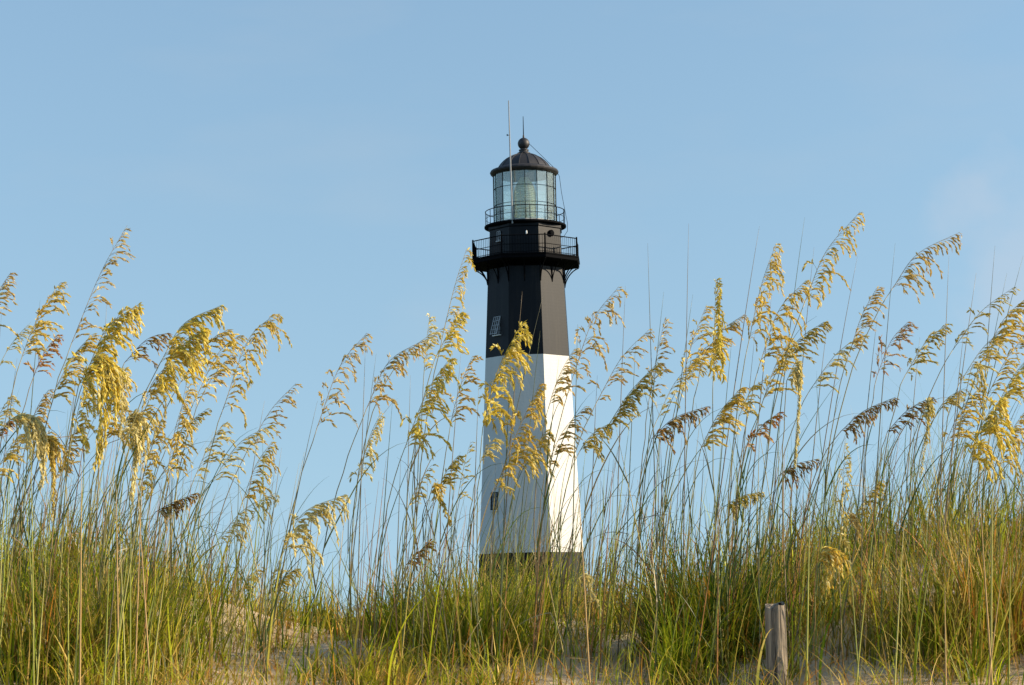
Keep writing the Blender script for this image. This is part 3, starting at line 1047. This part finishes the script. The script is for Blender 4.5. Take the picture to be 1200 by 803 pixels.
def sea_oat(path, cls, dens, blen, label, Y=None, lean=None, droop=.22, size=1.0, secund=1.0, leaves=2, bare_frac=.26, ddep=None):
    """path: pixels along the seed head, from its lowest branch to its tip"""
    rg_ = random.Random(int(path[0][0] * 31 + path[0][1] * 7 + path[-1][0] * 3))
    if Y is None: Y = rg_.uniform(8.7, 10.7)
    dd = rg_.uniform(-.10, .10) if ddep is None else ddep
    m_ = len(path)
    P = [pix(a, b_, Y + dd * i / (m_ - 1)) for i, (a, b_) in enumerate(path)]
    if m_ == 2:
        d = P[1] - P[0]
        ctrl = P[0] + (d.normalized() * .62 + Vector((0, 0, 1)) * .38).normalized() * d.length * .52
        rach = bez(P[0], ctrl, P[1], 14)
    else:
        rach = smooth_path(P, 18)
    B = rach[0]; tg = (rach[1] - rach[0]).normalized()
    if lean is None: lean = rg_.uniform(.06, .19)
    gz = float(terrain(B.x, Y))
    hgt = max(.25, B.z - gz)
    gx_ = B.x - hgt * lean; gy_ = Y + rg_.uniform(-.08, .08)
    G = Vector((gx_, gy_, float(terrain(gx_, gy_)) - .02))
    root = empty('sea_oat', G, label, 'sea oat', OATS_GROUP)
    ln = (B - G).length
    C_ = B - tg * ln * .42
    C_.x = max(min(C_.x, max(B.x, G.x) + .05), min(B.x, G.x) - .02) if m_ > 2 else C_.x
    stem = bez(G, C_, B, 14)
    stem = [p + Vector((rg_.gauss(0, .002), rg_.gauss(0, .002), 0)) if 0 < i < 14 else p for i, p in enumerate(stem)]
    green = rg_.random()
    sb = Vector((.24, .23, .05)) if green < .35 else (Vector((.26, .15, .06)) if green < .65 else Vector((.11, .12, .045)))
    stp = Vector((.15, .135, .055)).lerp(Vector(CLS[cls][0]), .18)
    mb = MB()
    mb.tube(stem, [.0031 - .0015 * i / 14 for i in range(15)], 5)
    for i in range(15):
        col = sb.lerp(stp, i / 14)
        if i in (3, 7): col = col * .6
        mb.c += [tuple(col)] * 5
    mb.build('stem', M_STEM, root, smooth=True)
    for q in range(leaves):
        u = rg_.uniform(.12, .62)
        i = int(u * 14); p = stem[i]
        a = rg_.choice((rg_.gauss(0, .6), rg_.gauss(0, .9), math.pi + rg_.gauss(0, .6)))
        d = ((stem[i + 1] - stem[i]).normalized() + Vector((math.cos(a), math.sin(a) * .7, 0)) * rg_.uniform(.10, .4)).normalized()
        L = rg_.uniform(.28, .62); K = 12
        pts = [p]
        g = rg_.uniform(.02, .24)
        for j in range(K):
            d = (d + Vector((.02, 0, -g * (j / K) ** 1.5 * 2)) + Vector((rg_.gauss(0, .02), rg_.gauss(0, .02), 0))).normalized()
            pts.append(pts[-1] + d * L / K)
        cl = Vector(rg_.choice([(.10, .15, .03), (.16, .18, .04), (.30, .22, .09), (.07, .11, .03)]))
        wb = rg_.uniform(.0016, .0030)
        mbl = MB()
        mbl.ribbon(pts, [wb * (1 - (j / K) ** 1.7) + .0003 for j in range(K + 1)], Vector((rg_.gauss(0, .5), -1, rg_.gauss(.3, .4))), cl)
        mbl.build('leaf', M_LEAF, root)
    panicle(rach, cls, dens, blen, rg_, droop, secund, bare_frac, root, size)
    return root


O = sea_oat
# --- left of the picture
O([(84, 402), (118, 320), (149, 264)], 'tan', .35, .11, 'tallest airy sea oat of the left group, its tip highest there', Y=9.0, lean=.16)
O([(26, 418), (71, 331)], 'gold', .75, .11, 'compact golden brown plume with pointed tip, left of the tallest airy one', Y=9.3, lean=.14)
O([(-2, 432), (36, 378)], 'pale', .35, .09, 'faint pale plume tucked left behind the pointed golden brown one')
O([(40, 440), (67, 393)], 'rust', .6, .06, 'small rust brown plume hanging right under the pointed golden brown one')
O([(-14, 372), (13, 319)], 'tan', .5, .07, 'tan plume cut off at the left edge, highest one there', leaves=1)
O([(100, 440), (125, 385), (162, 357)], 'bright', 1.0, .13, 'thick bright golden plume, first heavy one right of the tallest airy sea oat', Y=8.6, lean=.12, droop=.36, size=1.15)
O([(92, 452), (112, 418), (121, 440), (112, 545)], 'bright', 1.0, .17, 'long golden plume hanging straight down like a mop in the left group', Y=8.5, lean=.05, droop=.7, size=1.2, bare_frac=.1)
O([(146, 425), (172, 398), (198, 390)], 'brown', .4, .09, 'greyish brown thin plume between the two heaviest golden plumes', Y=9.6)
O([(188, 425), (215, 380), (259, 358)], 'bright', .9, .12, 'heavy golden plume whose tip leans furthest right above its neighbours', Y=8.7, lean=.2, droop=.34, size=1.1)
O([(178, 462), (205, 410), (240, 384)], 'bright', 1.0, .13, 'densest deep golden plume just below the heavy right-leaning one', Y=8.6, lean=.2, droop=.4, size=1.15)
O([(212, 448), (240, 405), (267, 386)], 'gold', .6, .11, 'looser gold plume right of the densest golden one', Y=9.3, lean=.2)
O([(228, 470), (255, 415), (279, 394)], 'gold', .45, .12, 'sparse gold plume with three reaching tips, left of the tall drooping one', Y=9.5, lean=.2)
O([(262, 478), (290, 400), (322, 368)], 'gold', .6, .16, 'tall gold plume with drooping clumps, standing right of the heavy golden group', Y=9.0, lean=.18, droop=.45)
O([(244, 450), (258, 430), (272, 418)], 'tan', .5, .07, 'short tan plume seen through the heavy golden group', Y=10)
O([(292, 524), (318, 480), (347, 449)], 'tan', .25, .10, 'small thin grey-tan plume with fine arcs, right of the left golden group', Y=10, lean=.25)
O([(200, 516), (222, 495), (243, 479)], 'olive', .5, .06, 'little dull olive plume low among the stems of the golden group', Y=10)
O([(130, 468), (138, 434), (143, 455), (140, 508)], 'cream', .7, .06, 'narrow cream plume hanging beside the golden mop', Y=8.9, droop=.6, bare_frac=.15)
O([(142, 515), (150, 488), (157, 510), (153, 588)], 'cream', .95, .12, 'cream and gold plume hanging lowest right of the golden mop', Y=8.7, droop=.6, bare_frac=.1, size=1.1)
O([(12, 492), (26, 486), (42, 500), (48, 568)], 'cream', .95, .13, 'cream plume bent over and hanging near the left edge', Y=8.6, droop=.55, bare_frac=.12, size=1.1)
O([(44, 530), (54, 512), (60, 530), (60, 605)], 'gold', .9, .10, 'slim gold plume hanging below the bent cream one near the left edge', Y=8.7, droop=.6, bare_frac=.1)
O([(36, 498), (57, 457)], 'tan', .5, .07, 'small upright tan plume above the bent cream one near the left edge', Y=9.4)
O([(160, 500), (178, 450), (200, 424)], 'gold', .75, .11, 'golden plume in the middle of the left group, below the densest one', Y=9, lean=.15, droop=.42)
O([(164, 578), (174, 530), (188, 492)], 'gold', .8, .08, 'lower golden plume of the left group, right of the hanging cream one', Y=9, lean=.06, droop=.45)
O([(-10, 508), (14, 463)], 'pale', .5, .08, 'pale plume half cut by the left edge, below the pale faint one')
O([(-6, 512), (18, 489)], 'rust', .6, .05, 'small rust plume touching the left edge beside the bent cream one', leaves=1)
O([(248, 566), (280, 520), (318, 498)], 'pale', .4, .11, 'pale loose plume under the tall drooping gold one', Y=9.7, lean=.2)
O([(284, 588), (300, 545), (319, 517)], 'gold', .55, .10, 'gold plume in front of the open sky below the thin grey-tan one', Y=9.4, lean=.12, droop=.5)
O([(256, 632), (285, 598), (322, 578)], 'cream', .5, .10, 'cream drooping plume leaning flat to the right, above the green grass', Y=9.1, lean=.2, droop=.42)
O([(182, 600), (205, 588), (232, 577)], 'brown', .8, .05, 'brown plume lying almost level like a comb, low in the left group', Y=9.2, lean=.1, droop=.5)
O([(330, 652), (355, 602), (403, 580)], 'cream', .75, .15, 'large cream plume arching alone in the gap between left group and lighthouse', Y=8.6, lean=.14, droop=.42, size=1.15)
O([(282, 692), (306, 665)], 'olive', .5, .05, 'tiny green-gold plume at the grass tops under the cream drooping one', lean=.05)
O([(316, 696), (330, 678), (346, 667)], 'olive', .7, .06, 'short olive gold plume at the foot of the large cream arching one', lean=.08)
# --- between the gap and the tower
O([(372, 500), (398, 430), (430, 390)], 'tan', .42, .12, 'leaning tan plume standing alone, first one left of the lighthouse above the gap', Y=9.1, lean=.24, droop=.34)
O([(430, 478), (455, 425), (495, 399)], 'tan', .62, .12, 'fuller tan plume leaning right, second one left of the lighthouse', Y=9.0, lean=.24, droop=.36)
O([(520, 388), (533, 335), (547, 291)], 'gold', .35, .075, 'slender upright gold plume whose tip reaches the gallery railing', Y=8.9, lean=.1, droop=.5)
O([(510, 420), (528, 385), (538, 368)], 'bright', .8, .08, 'short dense gold plume just below the one reaching the gallery', Y=9.2, lean=.12)
O([(497, 436), (504, 367)], 'cream', .5, .03, 'thin straight cream plume left of the short dense gold one', Y=9.6, lean=.08)
O([(474, 526), (500, 460), (527, 420)], 'bright', .85, .12, 'heavy gold plume between the fuller tan one and the tower', Y=8.8, lean=.14, droop=.4, size=1.1)
O([(528, 498), (554, 417)], 'tan', .5, .09, 'tan plume with curled arcs close to the left edge of the white tower', Y=9.5, lean=.05)
O([(420, 560), (432, 515), (446, 484)], 'cream', .6, .06, 'slim cream plume under the fuller tan one', Y=9.5, lean=.05, droop=.5)
O([(514, 574), (538, 533)], 'olive', .7, .06, 'small olive plume with hooked tip near the foot of the tower', Y=9.7)
O([(536, 588), (552, 517)], 'pale', .3, .06, 'faint pale plume just left of the white tower', Y=10.4, lean=.04)
O([(478, 596), (506, 545)], 'pale', .25, .08, 'faintest pale plume in the sky left of the tower foot', Y=10.4)
O([(504, 580), (508, 570), (516, 585), (527, 610)], 'gold', .8, .04, 'short gold plume nodding down to the right beside the tower foot', Y=9.3, droop=.5, bare_frac=.1)
O([(476, 662), (490, 648), (504, 633)], 'brown', .7, .05, 'small brown plume leaning over the green grass left of the tower base', Y=9.2, lean=.1)
O([(566, 500), (585, 430), (612, 378)], 'bright', .9, .13, 'big golden plume before the left half of the tower, tip on its black part', Y=8.7, lean=.03, droop=.42, size=1.15)
O([(580, 575), (607, 505), (633, 449)], 'gold', .75, .12, 'golden plume in front of the shaded white wall, below the big one', Y=8.8, lean=.02, droop=.42, size=1.1)
O([(564, 540), (580, 514)], 'pale', .5, .06, 'small pale plume at the shaded left edge of the white tower', Y=10)
O([(612, 545), (628, 522), (641, 503)], 'gold', .7, .09, 'short gold plume right beside the golden one on the shaded white wall', Y=9.3, droop=.5)
O([(644, 474), (674, 408)], 'tan', .6, .09, 'brownish plume in front of the sunlit white face, just under the black part', Y=9.4, lean=.05)
O([(640, 548), (660, 505), (686, 476)], 'tan', .45, .10, 'fine tan plume across the middle of the sunlit white face', Y=9.4, lean=.06)
O([(672, 440), (695, 375), (725, 336)], 'tan', .4, .13, 'tan plume with long drooping arms, first one right of the black tower part', Y=9.1, lean=.16, droop=.45)
O([(700, 470), (728, 420), (761, 386)], 'tan', .32, .11, 'thin tan plume leaning right, second one right of the tower', Y=9.6, lean=.2)
O([(712, 500), (738, 460), (768, 428)], 'olive', .85, .09, 'dense olive gold plume below the second one right of the tower', Y=9.0, lean=.14)
O([(680, 528), (714, 497)], 'olive', .8, .07, 'dark olive plume touching the sunlit edge of the white tower', Y=9.2, lean=.05, droop=.4)
# --- right of the tower
O([(762, 462), (770, 415), (779, 374)], 'tan', .4, .07, 'narrow upright tan plume with gaps, crossing the olive gold one', Y=9.8, lean=.06)
O([(796, 458), (812, 400), (828, 357)], 'gold', .5, .10, 'gold brown plume left of the straight golden column', Y=9.3, lean=.1)
O([(836, 438), (837, 390), (839, 327)], 'bright', .85, .06, 'straight vertical golden column of seed, right of the tower', Y=8.8, lean=0, droop=.8, bare_frac=.1, size=1.1)
O([(826, 416), (845, 388), (870, 370)], 'tan', .55, .09, 'greyish tan plume bending right behind the golden column', Y=9.7)
O([(770, 492), (790, 450), (816, 420)], 'pale', .4, .11, 'pale loose plume below the gold brown one', Y=9.9, lean=.14)
O([(764, 514), (790, 490), (829, 476)], 'brown', .8, .08, 'dark brown plume lying nearly flat to the right of the tower', Y=9.2, lean=.08, droop=.45)
O([(822, 524), (842, 485), (868, 455)], 'gold', .85, .10, 'dense green-gold plume under the golden column', Y=8.9, lean=.08, size=1.05)
O([(866, 488), (880, 458), (898, 443)], 'olive', .4, .07, 'small olive plume just right of the dense green-gold one', Y=10)
O([(874, 524), (892, 500), (912, 484)], 'rust', .7, .06, 'rust coloured plume low right of the dense green-gold one', Y=9.2, lean=.08)
O([(848, 594), (868, 582), (892, 576)], 'olive', .8, .05, 'level olive gold plume just above the grass over the wooden post', Y=9.2, lean=.05, droop=.5)
O([(878, 398), (892, 335), (909, 286)], 'gold', .7, .12, 'gold plume with pointed tip, tall one left of the highest right plume', Y=8.9, lean=.1, droop=.45)
O([(890, 428), (912, 365), (945, 328)], 'gold', .65, .12, 'gold plume leaning right, touching the tall pointed gold one', Y=9.1, lean=.12, droop=.42)
O([(944, 352), (968, 295), (1008, 248)], 'gold', .5, .11, 'highest plume on the right, with a bare leaf crossing its lower arms', Y=8.8, lean=.16, droop=.42)
O([(912, 432), (936, 398), (966, 377)], 'olive', .6, .10, 'olive plume with fine arcs below the highest right plume', Y=9.3, lean=.2)
O([(922, 446), (934, 424), (935, 460), (930, 545)], 'cream', .95, .035, 'long narrow cream rope of seed hanging vertically on the right', Y=8.8, droop=.8, bare_frac=.08, lean=.02)
O([(996, 412), (1010, 370), (1027, 338)], 'tan', .6, .09, 'tan gold plume with tight arcs right of the highest right plume', Y=9.4, lean=.14)
O([(950, 456), (980, 415), (1012, 392)], 'pale', .4, .10, 'pale thin plume between the olive one and the tight tan gold one', Y=9.9, lean=.2)
O([(1028, 440), (1044, 400), (1064, 377)], 'pink', .5, .09, 'pinkish tan plume standing clear against the sky on the right', Y=9.7, lean=.1)
O([(1062, 438), (1082, 405), (1107, 381)], 'olive', .65, .10, 'olive brown plume right of the pinkish tan one', Y=9.4, lean=.16)
O([(986, 505), (1012, 482), (1050, 465)], 'brown', .75, .06, 'dark brown plume lying flat with its seeds hanging, right of the cream rope', Y=9.2, lean=.25, droop=.5)
O([(1046, 338), (1075, 298), (1125, 272)], 'tan', .5, .12, 'long tan plume arching far to the right with pale hanging lower arms', Y=8.9, lean=.26, droop=.4)
O([(1118, 408), (1150, 365), (1189, 336)], 'olive', .3, .10, 'sparse olive plume arching right near the right edge', Y=9.8, lean=.25)
O([(1148, 428), (1176, 375), (1208, 345)], 'gold', .75, .12, 'gold plume cut by the right edge, below the sparse arching one', Y=9.1, lean=.16)
O([(1124, 450), (1150, 410), (1176, 385)], 'pale', .5, .11, 'pale gold plume left of the gold one cut by the right edge', Y=9.6, lean=.14)
O([(1040, 506), (1062, 482), (1089, 466)], 'brown', .55, .09, 'brown gold plume under the olive brown one', Y=9.3, lean=.1)
O([(1078, 490), (1086, 470), (1084, 500), (1076, 555)], 'pale', .6, .06, 'pale plume hanging straight below the brown gold one', Y=9.0, droop=.6, bare_frac=.12)
O([(1100, 480), (1128, 457)], 'pale', .6, .07, 'small pale gold plume between the hanging pale one and the right edge', Y=9.6)
O([(1168, 476), (1188, 440), (1212, 412)], 'bright', .85, .11, 'dense gold plume cut by the right edge, above the biggest drooping one', Y=9.0, lean=.12)
O([(1134, 545), (1152, 495), (1174, 466)], 'bright', .95, .12, 'biggest bright golden drooping plume near the right edge', Y=8.5, lean=.06, droop=.5, size=1.2)
O([(1158, 462), (1180, 420), (1206, 388)], 'gold', .5, .11, 'gold plume half hidden behind the dense ones at the right edge', Y=9.7)
O([(1130, 470), (1140, 428), (1150, 440), (1152, 490)], 'pale', .4, .07, 'pale ragged plume hanging left of the biggest drooping golden one', Y=9.3, droop=.6)
O([(984, 640), (988, 575), (990, 517)], 'pale', .45, .035, 'thin straight pale plume standing upright right of the wooden post', Y=8.3, lean=0, droop=.7, bare_frac=.1)
O([(958, 660), (964, 643), (972, 648), (964, 688)], 'gold', .9, .095, 'pale gold plume nodding down low, right above the wooden post', Y=8.2, lean=.02, droop=.6, bare_frac=.1, size=1.0)
O([(990, 612), (994, 602), (1002, 608), (1008, 634)], 'tan', .6, .05, 'small tan plume nodding beside the thin straight pale one', Y=8.5, droop=.5)
O([(676, 680), (682, 674), (692, 690), (704, 716)], 'cream', .7, .03, 'dead cream plume drooping into the grass right of the tower base', Y=8.9, droop=.4, bare_frac=.1, leaves=1)
O([(1002, 604), (1018, 578), (1032, 563)], 'olive', .5, .07, 'green-gold plume at the grass tops right of the thin straight pale one', Y=9.4)
O([(912, 558), (930, 545), (957, 538)], 'brown', .55, .06, 'dull brown plume at the foot of the hanging cream rope', Y=9.3, droop=.5)

# --- fill-in plumes of the two dense banks
O([(58, 470), (84, 420), (108, 392)], 'gold', .7, .12, 'gold plume behind the heaviest ones, just left of the golden mop', Y=9.6, lean=.14)
O([(84, 520), (94, 470), (104, 440)], 'bright', .8, .11, 'lower golden plume tucked against the left side of the golden mop', Y=9.0, lean=.1, droop=.45)
O([(118, 520), (130, 470), (146, 432)], 'gold', .75, .11, 'golden plume against the right side of the golden mop', Y=9.1, lean=.1, droop=.4)
O([(196, 555), (206, 500), (222, 452)], 'gold', .7, .11, 'long golden plume right of centre in the left group, over the level brown one', Y=9.3, lean=.1, droop=.45)
O([(66, 560), (78, 525), (92, 498)], 'tan', .7, .09, 'tan gold plume low between the bent cream one and the golden mop', Y=9.4, lean=.1)
O([(-8, 560), (8, 530), (24, 508)], 'gold', .6, .09, 'gold plume low at the left edge under the small rust one', Y=9.2, lean=.1)
O([(228, 560), (246, 520), (262, 496)], 'pale', .45, .10, 'pale gold plume on the right flank of the left group, under the drooping gold one', Y=9.8, lean=.14)
O([(470, 420), (496, 398), (520, 384)], 'gold', .35, .09, 'faint gold plume reaching toward the short dense gold one', Y=10.2, lean=.2)
O([(1108, 520), (1126, 480), (1150, 452)], 'gold', .6, .10, 'gold plume behind the left side of the biggest drooping golden one', Y=9.5, lean=.14)
O([(1172, 545), (1186, 505), (1204, 478)], 'gold', .8, .10, 'gold plume at the right edge beside the biggest drooping golden one', Y=9.0, lean=.1, droop=.4)
O([(894, 470), (908, 430), (924, 400)], 'gold', .65, .09, 'gold plume filling the space between the twin gold ones and the cream rope', Y=9.6, lean=.12)
O([(806, 440), (822, 412), (846, 396)], 'gold', .6, .08, 'gold plume low against the left side of the golden column', Y=9.4, lean=.12)

# ------------------------------------------------------------------ bare stalks
def stalk_pts(tip, base, Y, rg_, n=12):
    """tip and a lower point of the visible stalk in pixels; carried on down to the sand"""
    T = pix(*tip, Y + rg_.uniform(-.06, .06)); Bp = pix(*base, Y)
    d = (T - Bp)
    sl_ = d.x / max(d.z, .05)
    gz = float(terrain(Bp.x, Y)); h = Bp.z - gz
    gx_ = Bp.x - h * sl_ * .7
    G = Vector((gx_, Y, float(terrain(gx_, Y)) - .02))
    return bez(G, Bp.lerp((G + T) * .5, .25), T, n)


HAND = [((807, 262), (802, 470)), ((943, 255), (922, 380)), ((890, 265), (864, 400)), ((954, 290), (940, 400)), ((1005, 300), (978, 420)), ((1049, 285), (1034, 420)),
        ((1166, 288), (1156, 400)), ((1112, 300), (1104, 470)), ((1144, 320), (1120, 470)), ((759, 285), (764, 450)), ((733, 335), (727, 450)), ((778, 342), (766, 430)),
        ((812, 345), (796, 440)), ((677, 380), (674, 470)), ((612, 342), (604, 420)), ((636, 348), (610, 440)), ((633, 388), (622, 470)), ((428, 412), (424, 520)),
        ((441, 414), (426, 520)), ((481, 440), (478, 540)), ((540, 416), (530, 520)), ((561, 452), (556, 560)), ((47, 352), (38, 440)), ((125, 354), (120, 470)),
        ((92, 414), (80, 520)), ((2, 366), (-6, 460)), ((330, 525), (316, 620)), ((372, 470), (340, 600)), ((1180, 320), (1150, 450)), ((1199, 300), (1160, 430)),
        ((970, 375), (955, 480)), ((1028, 372), (1015, 470)), ((905, 340), (890, 450)), ((858, 395), (846, 500)), ((700, 440), (694, 540)), ((745, 400), (738, 520)),
        ((1078, 395), (1066, 500)), ((1130, 385), (1116, 490)), ((460, 470), (450, 580)), ((598, 430), (592, 540)), ((655, 420), (640, 540)), ((222, 430), (200, 540)),
        ((310, 470), (292, 560)), ((168, 470), (150, 560)), ((20, 420), (4, 530)), ((885, 390), (872, 500))]
ONE = {(807, 262): 'tallest straight bare stalk in open sky between tower and right plumes', (943, 255): 'bare stalk leaning right just beside the highest right plume',
       (612, 342): 'pale bare stalk crossing the middle of the black tower part', (636, 348): 'bare stalk slanting over the black tower part toward its sunlit face',
       (759, 285): 'tall bare stalk right of the tower, left of the tallest straight one', (1166, 288): 'tall bare stalk near the right edge before the pale cloud'}
for i, (tp, bs) in enumerate(HAND):
    rg_ = random.Random(100 + i)
    pts = stalk_pts(tp, bs, rg_.uniform(8.8, 10.6), rg_)
    mb = MB()
    mb.tube(pts, [.0023 * (1 - (j / 12) ** 2.2) + .0004 for j in range(13)], 5)
    c0 = Vector(rg_.choice([(.14, .13, .07), (.22, .16, .09), (.12, .14, .05), (.30, .23, .12)]))
    for j in range(13): mb.c += [tuple(c0 * (.7 if j in (4, 8) else 1.0))] * 5
    o = mb.build('bare_stalk', M_STEM, None, True, pts[0])
    tag(o, ONE.get(tp, 'thin bare grass stalk without seed head rising among the sea oats'), 'grass stalk', 'bare stalks among the sea oats')

# the thicket of stems lower down, past counting
mb = MB()
rg_ = random.Random(5)
cnt = 0
while cnt < 640:
    px = rg_.uniform(-160, 1360)
    dens = .95 if px < 250 else (.30 if px < 410 else (.62 if px < 700 else .95))
    if rg_.random() > dens: continue
    topy = rg_.triangular(455, 660, 590) if (px < 250 or px > 720) else rg_.triangular(500, 680, 620)
    ln_ = rg_.uniform(.02, .22) if rg_.random() < .85 else rg_.uniform(-.25, .05)
    Y = rg_.uniform(8.4, 11.2)
    pts = stalk_pts((px, topy), (px - ln_ * 120, topy + 120), Y, rg_, 8)
    c0 = Vector(rg_.choice([(.12, .10, .05), (.20, .11, .05), (.11, .13, .035), (.38, .30, .08), (.36, .17, .05), (.22, .25, .03), (.28, .29, .04)]))
    rb = rg_.uniform(.0014, .0028)
    mb.tube(pts, [rb * (1 - (j / 8) ** 2) + .0004 for j in range(9)], 4, c0)
    cnt += 1
    for q in range(rg_.choice((0, 0, 1, 1, 2))):
        i = rg_.randint(1, 6); a = rg_.uniform(-3.14, 3.14)
        d = ((pts[i + 1] - pts[i]).normalized() + Vector((math.cos(a), math.sin(a) * .6, 0)) * rg_.uniform(.15, .8)).normalized()
        L = rg_.uniform(.10, .42); g = rg_.uniform(.05, .42); kn = rg_.randint(3, 9)
        lp = [pts[i].copy()]
        for j in range(9):
            if j == kn and rg_.random() < .5: d = (d + Vector((rg_.gauss(0, .7), rg_.gauss(0, .5), -rg_.uniform(.3, 1.3)))).normalized()
            d = (d + Vector((0, 0, -g * (j / 9) ** 1.4))).normalized()
            lp.append(lp[-1] + d * L / 9)
        lw = rg_.uniform(.0011, .0028)
        mb.ribbon(lp, [lw * (1 - (j / 9) ** 1.8) + .0003 for j in range(10)], Vector((rg_.gauss(0, .5), -1, rg_.gauss(.2, .4))), Vector(rg_.choice([(.34, .25, .11), (.24, .14, .06), (.16, .18, .04), (.40, .31, .15), (.12, .13, .04)])))
for q in range(38):
    px = rg_.choice((rg_.uniform(0, 270), rg_.uniform(930, 1200), rg_.uniform(-100, 1300)))
    if 870 < px < 945: continue
    topy = rg_.uniform(520, 690)
    ln_ = rg_.uniform(-.10, .20)
    pts = stalk_pts((px, topy), (px - ln_ * 120, topy + 120), rg_.uniform(7.0, 8.4), rg_, 8)
    c0 = Vector(rg_.choice([(.30, .30, .06), (.36, .33, .09), (.24, .26, .05), (.40, .26, .10)]))
    rb = rg_.uniform(.0020, .0034)
    mb.tube(pts, [rb * (1 - (j / 8) ** 2) + .0005 for j in range(9)], 4, c0)
o = mb.build('grass_stalks', M_STEM, None, True)
tag(o, 'thicket of thin stems between the sea oats and the grass', 'grass stalks', None, 'stuff')
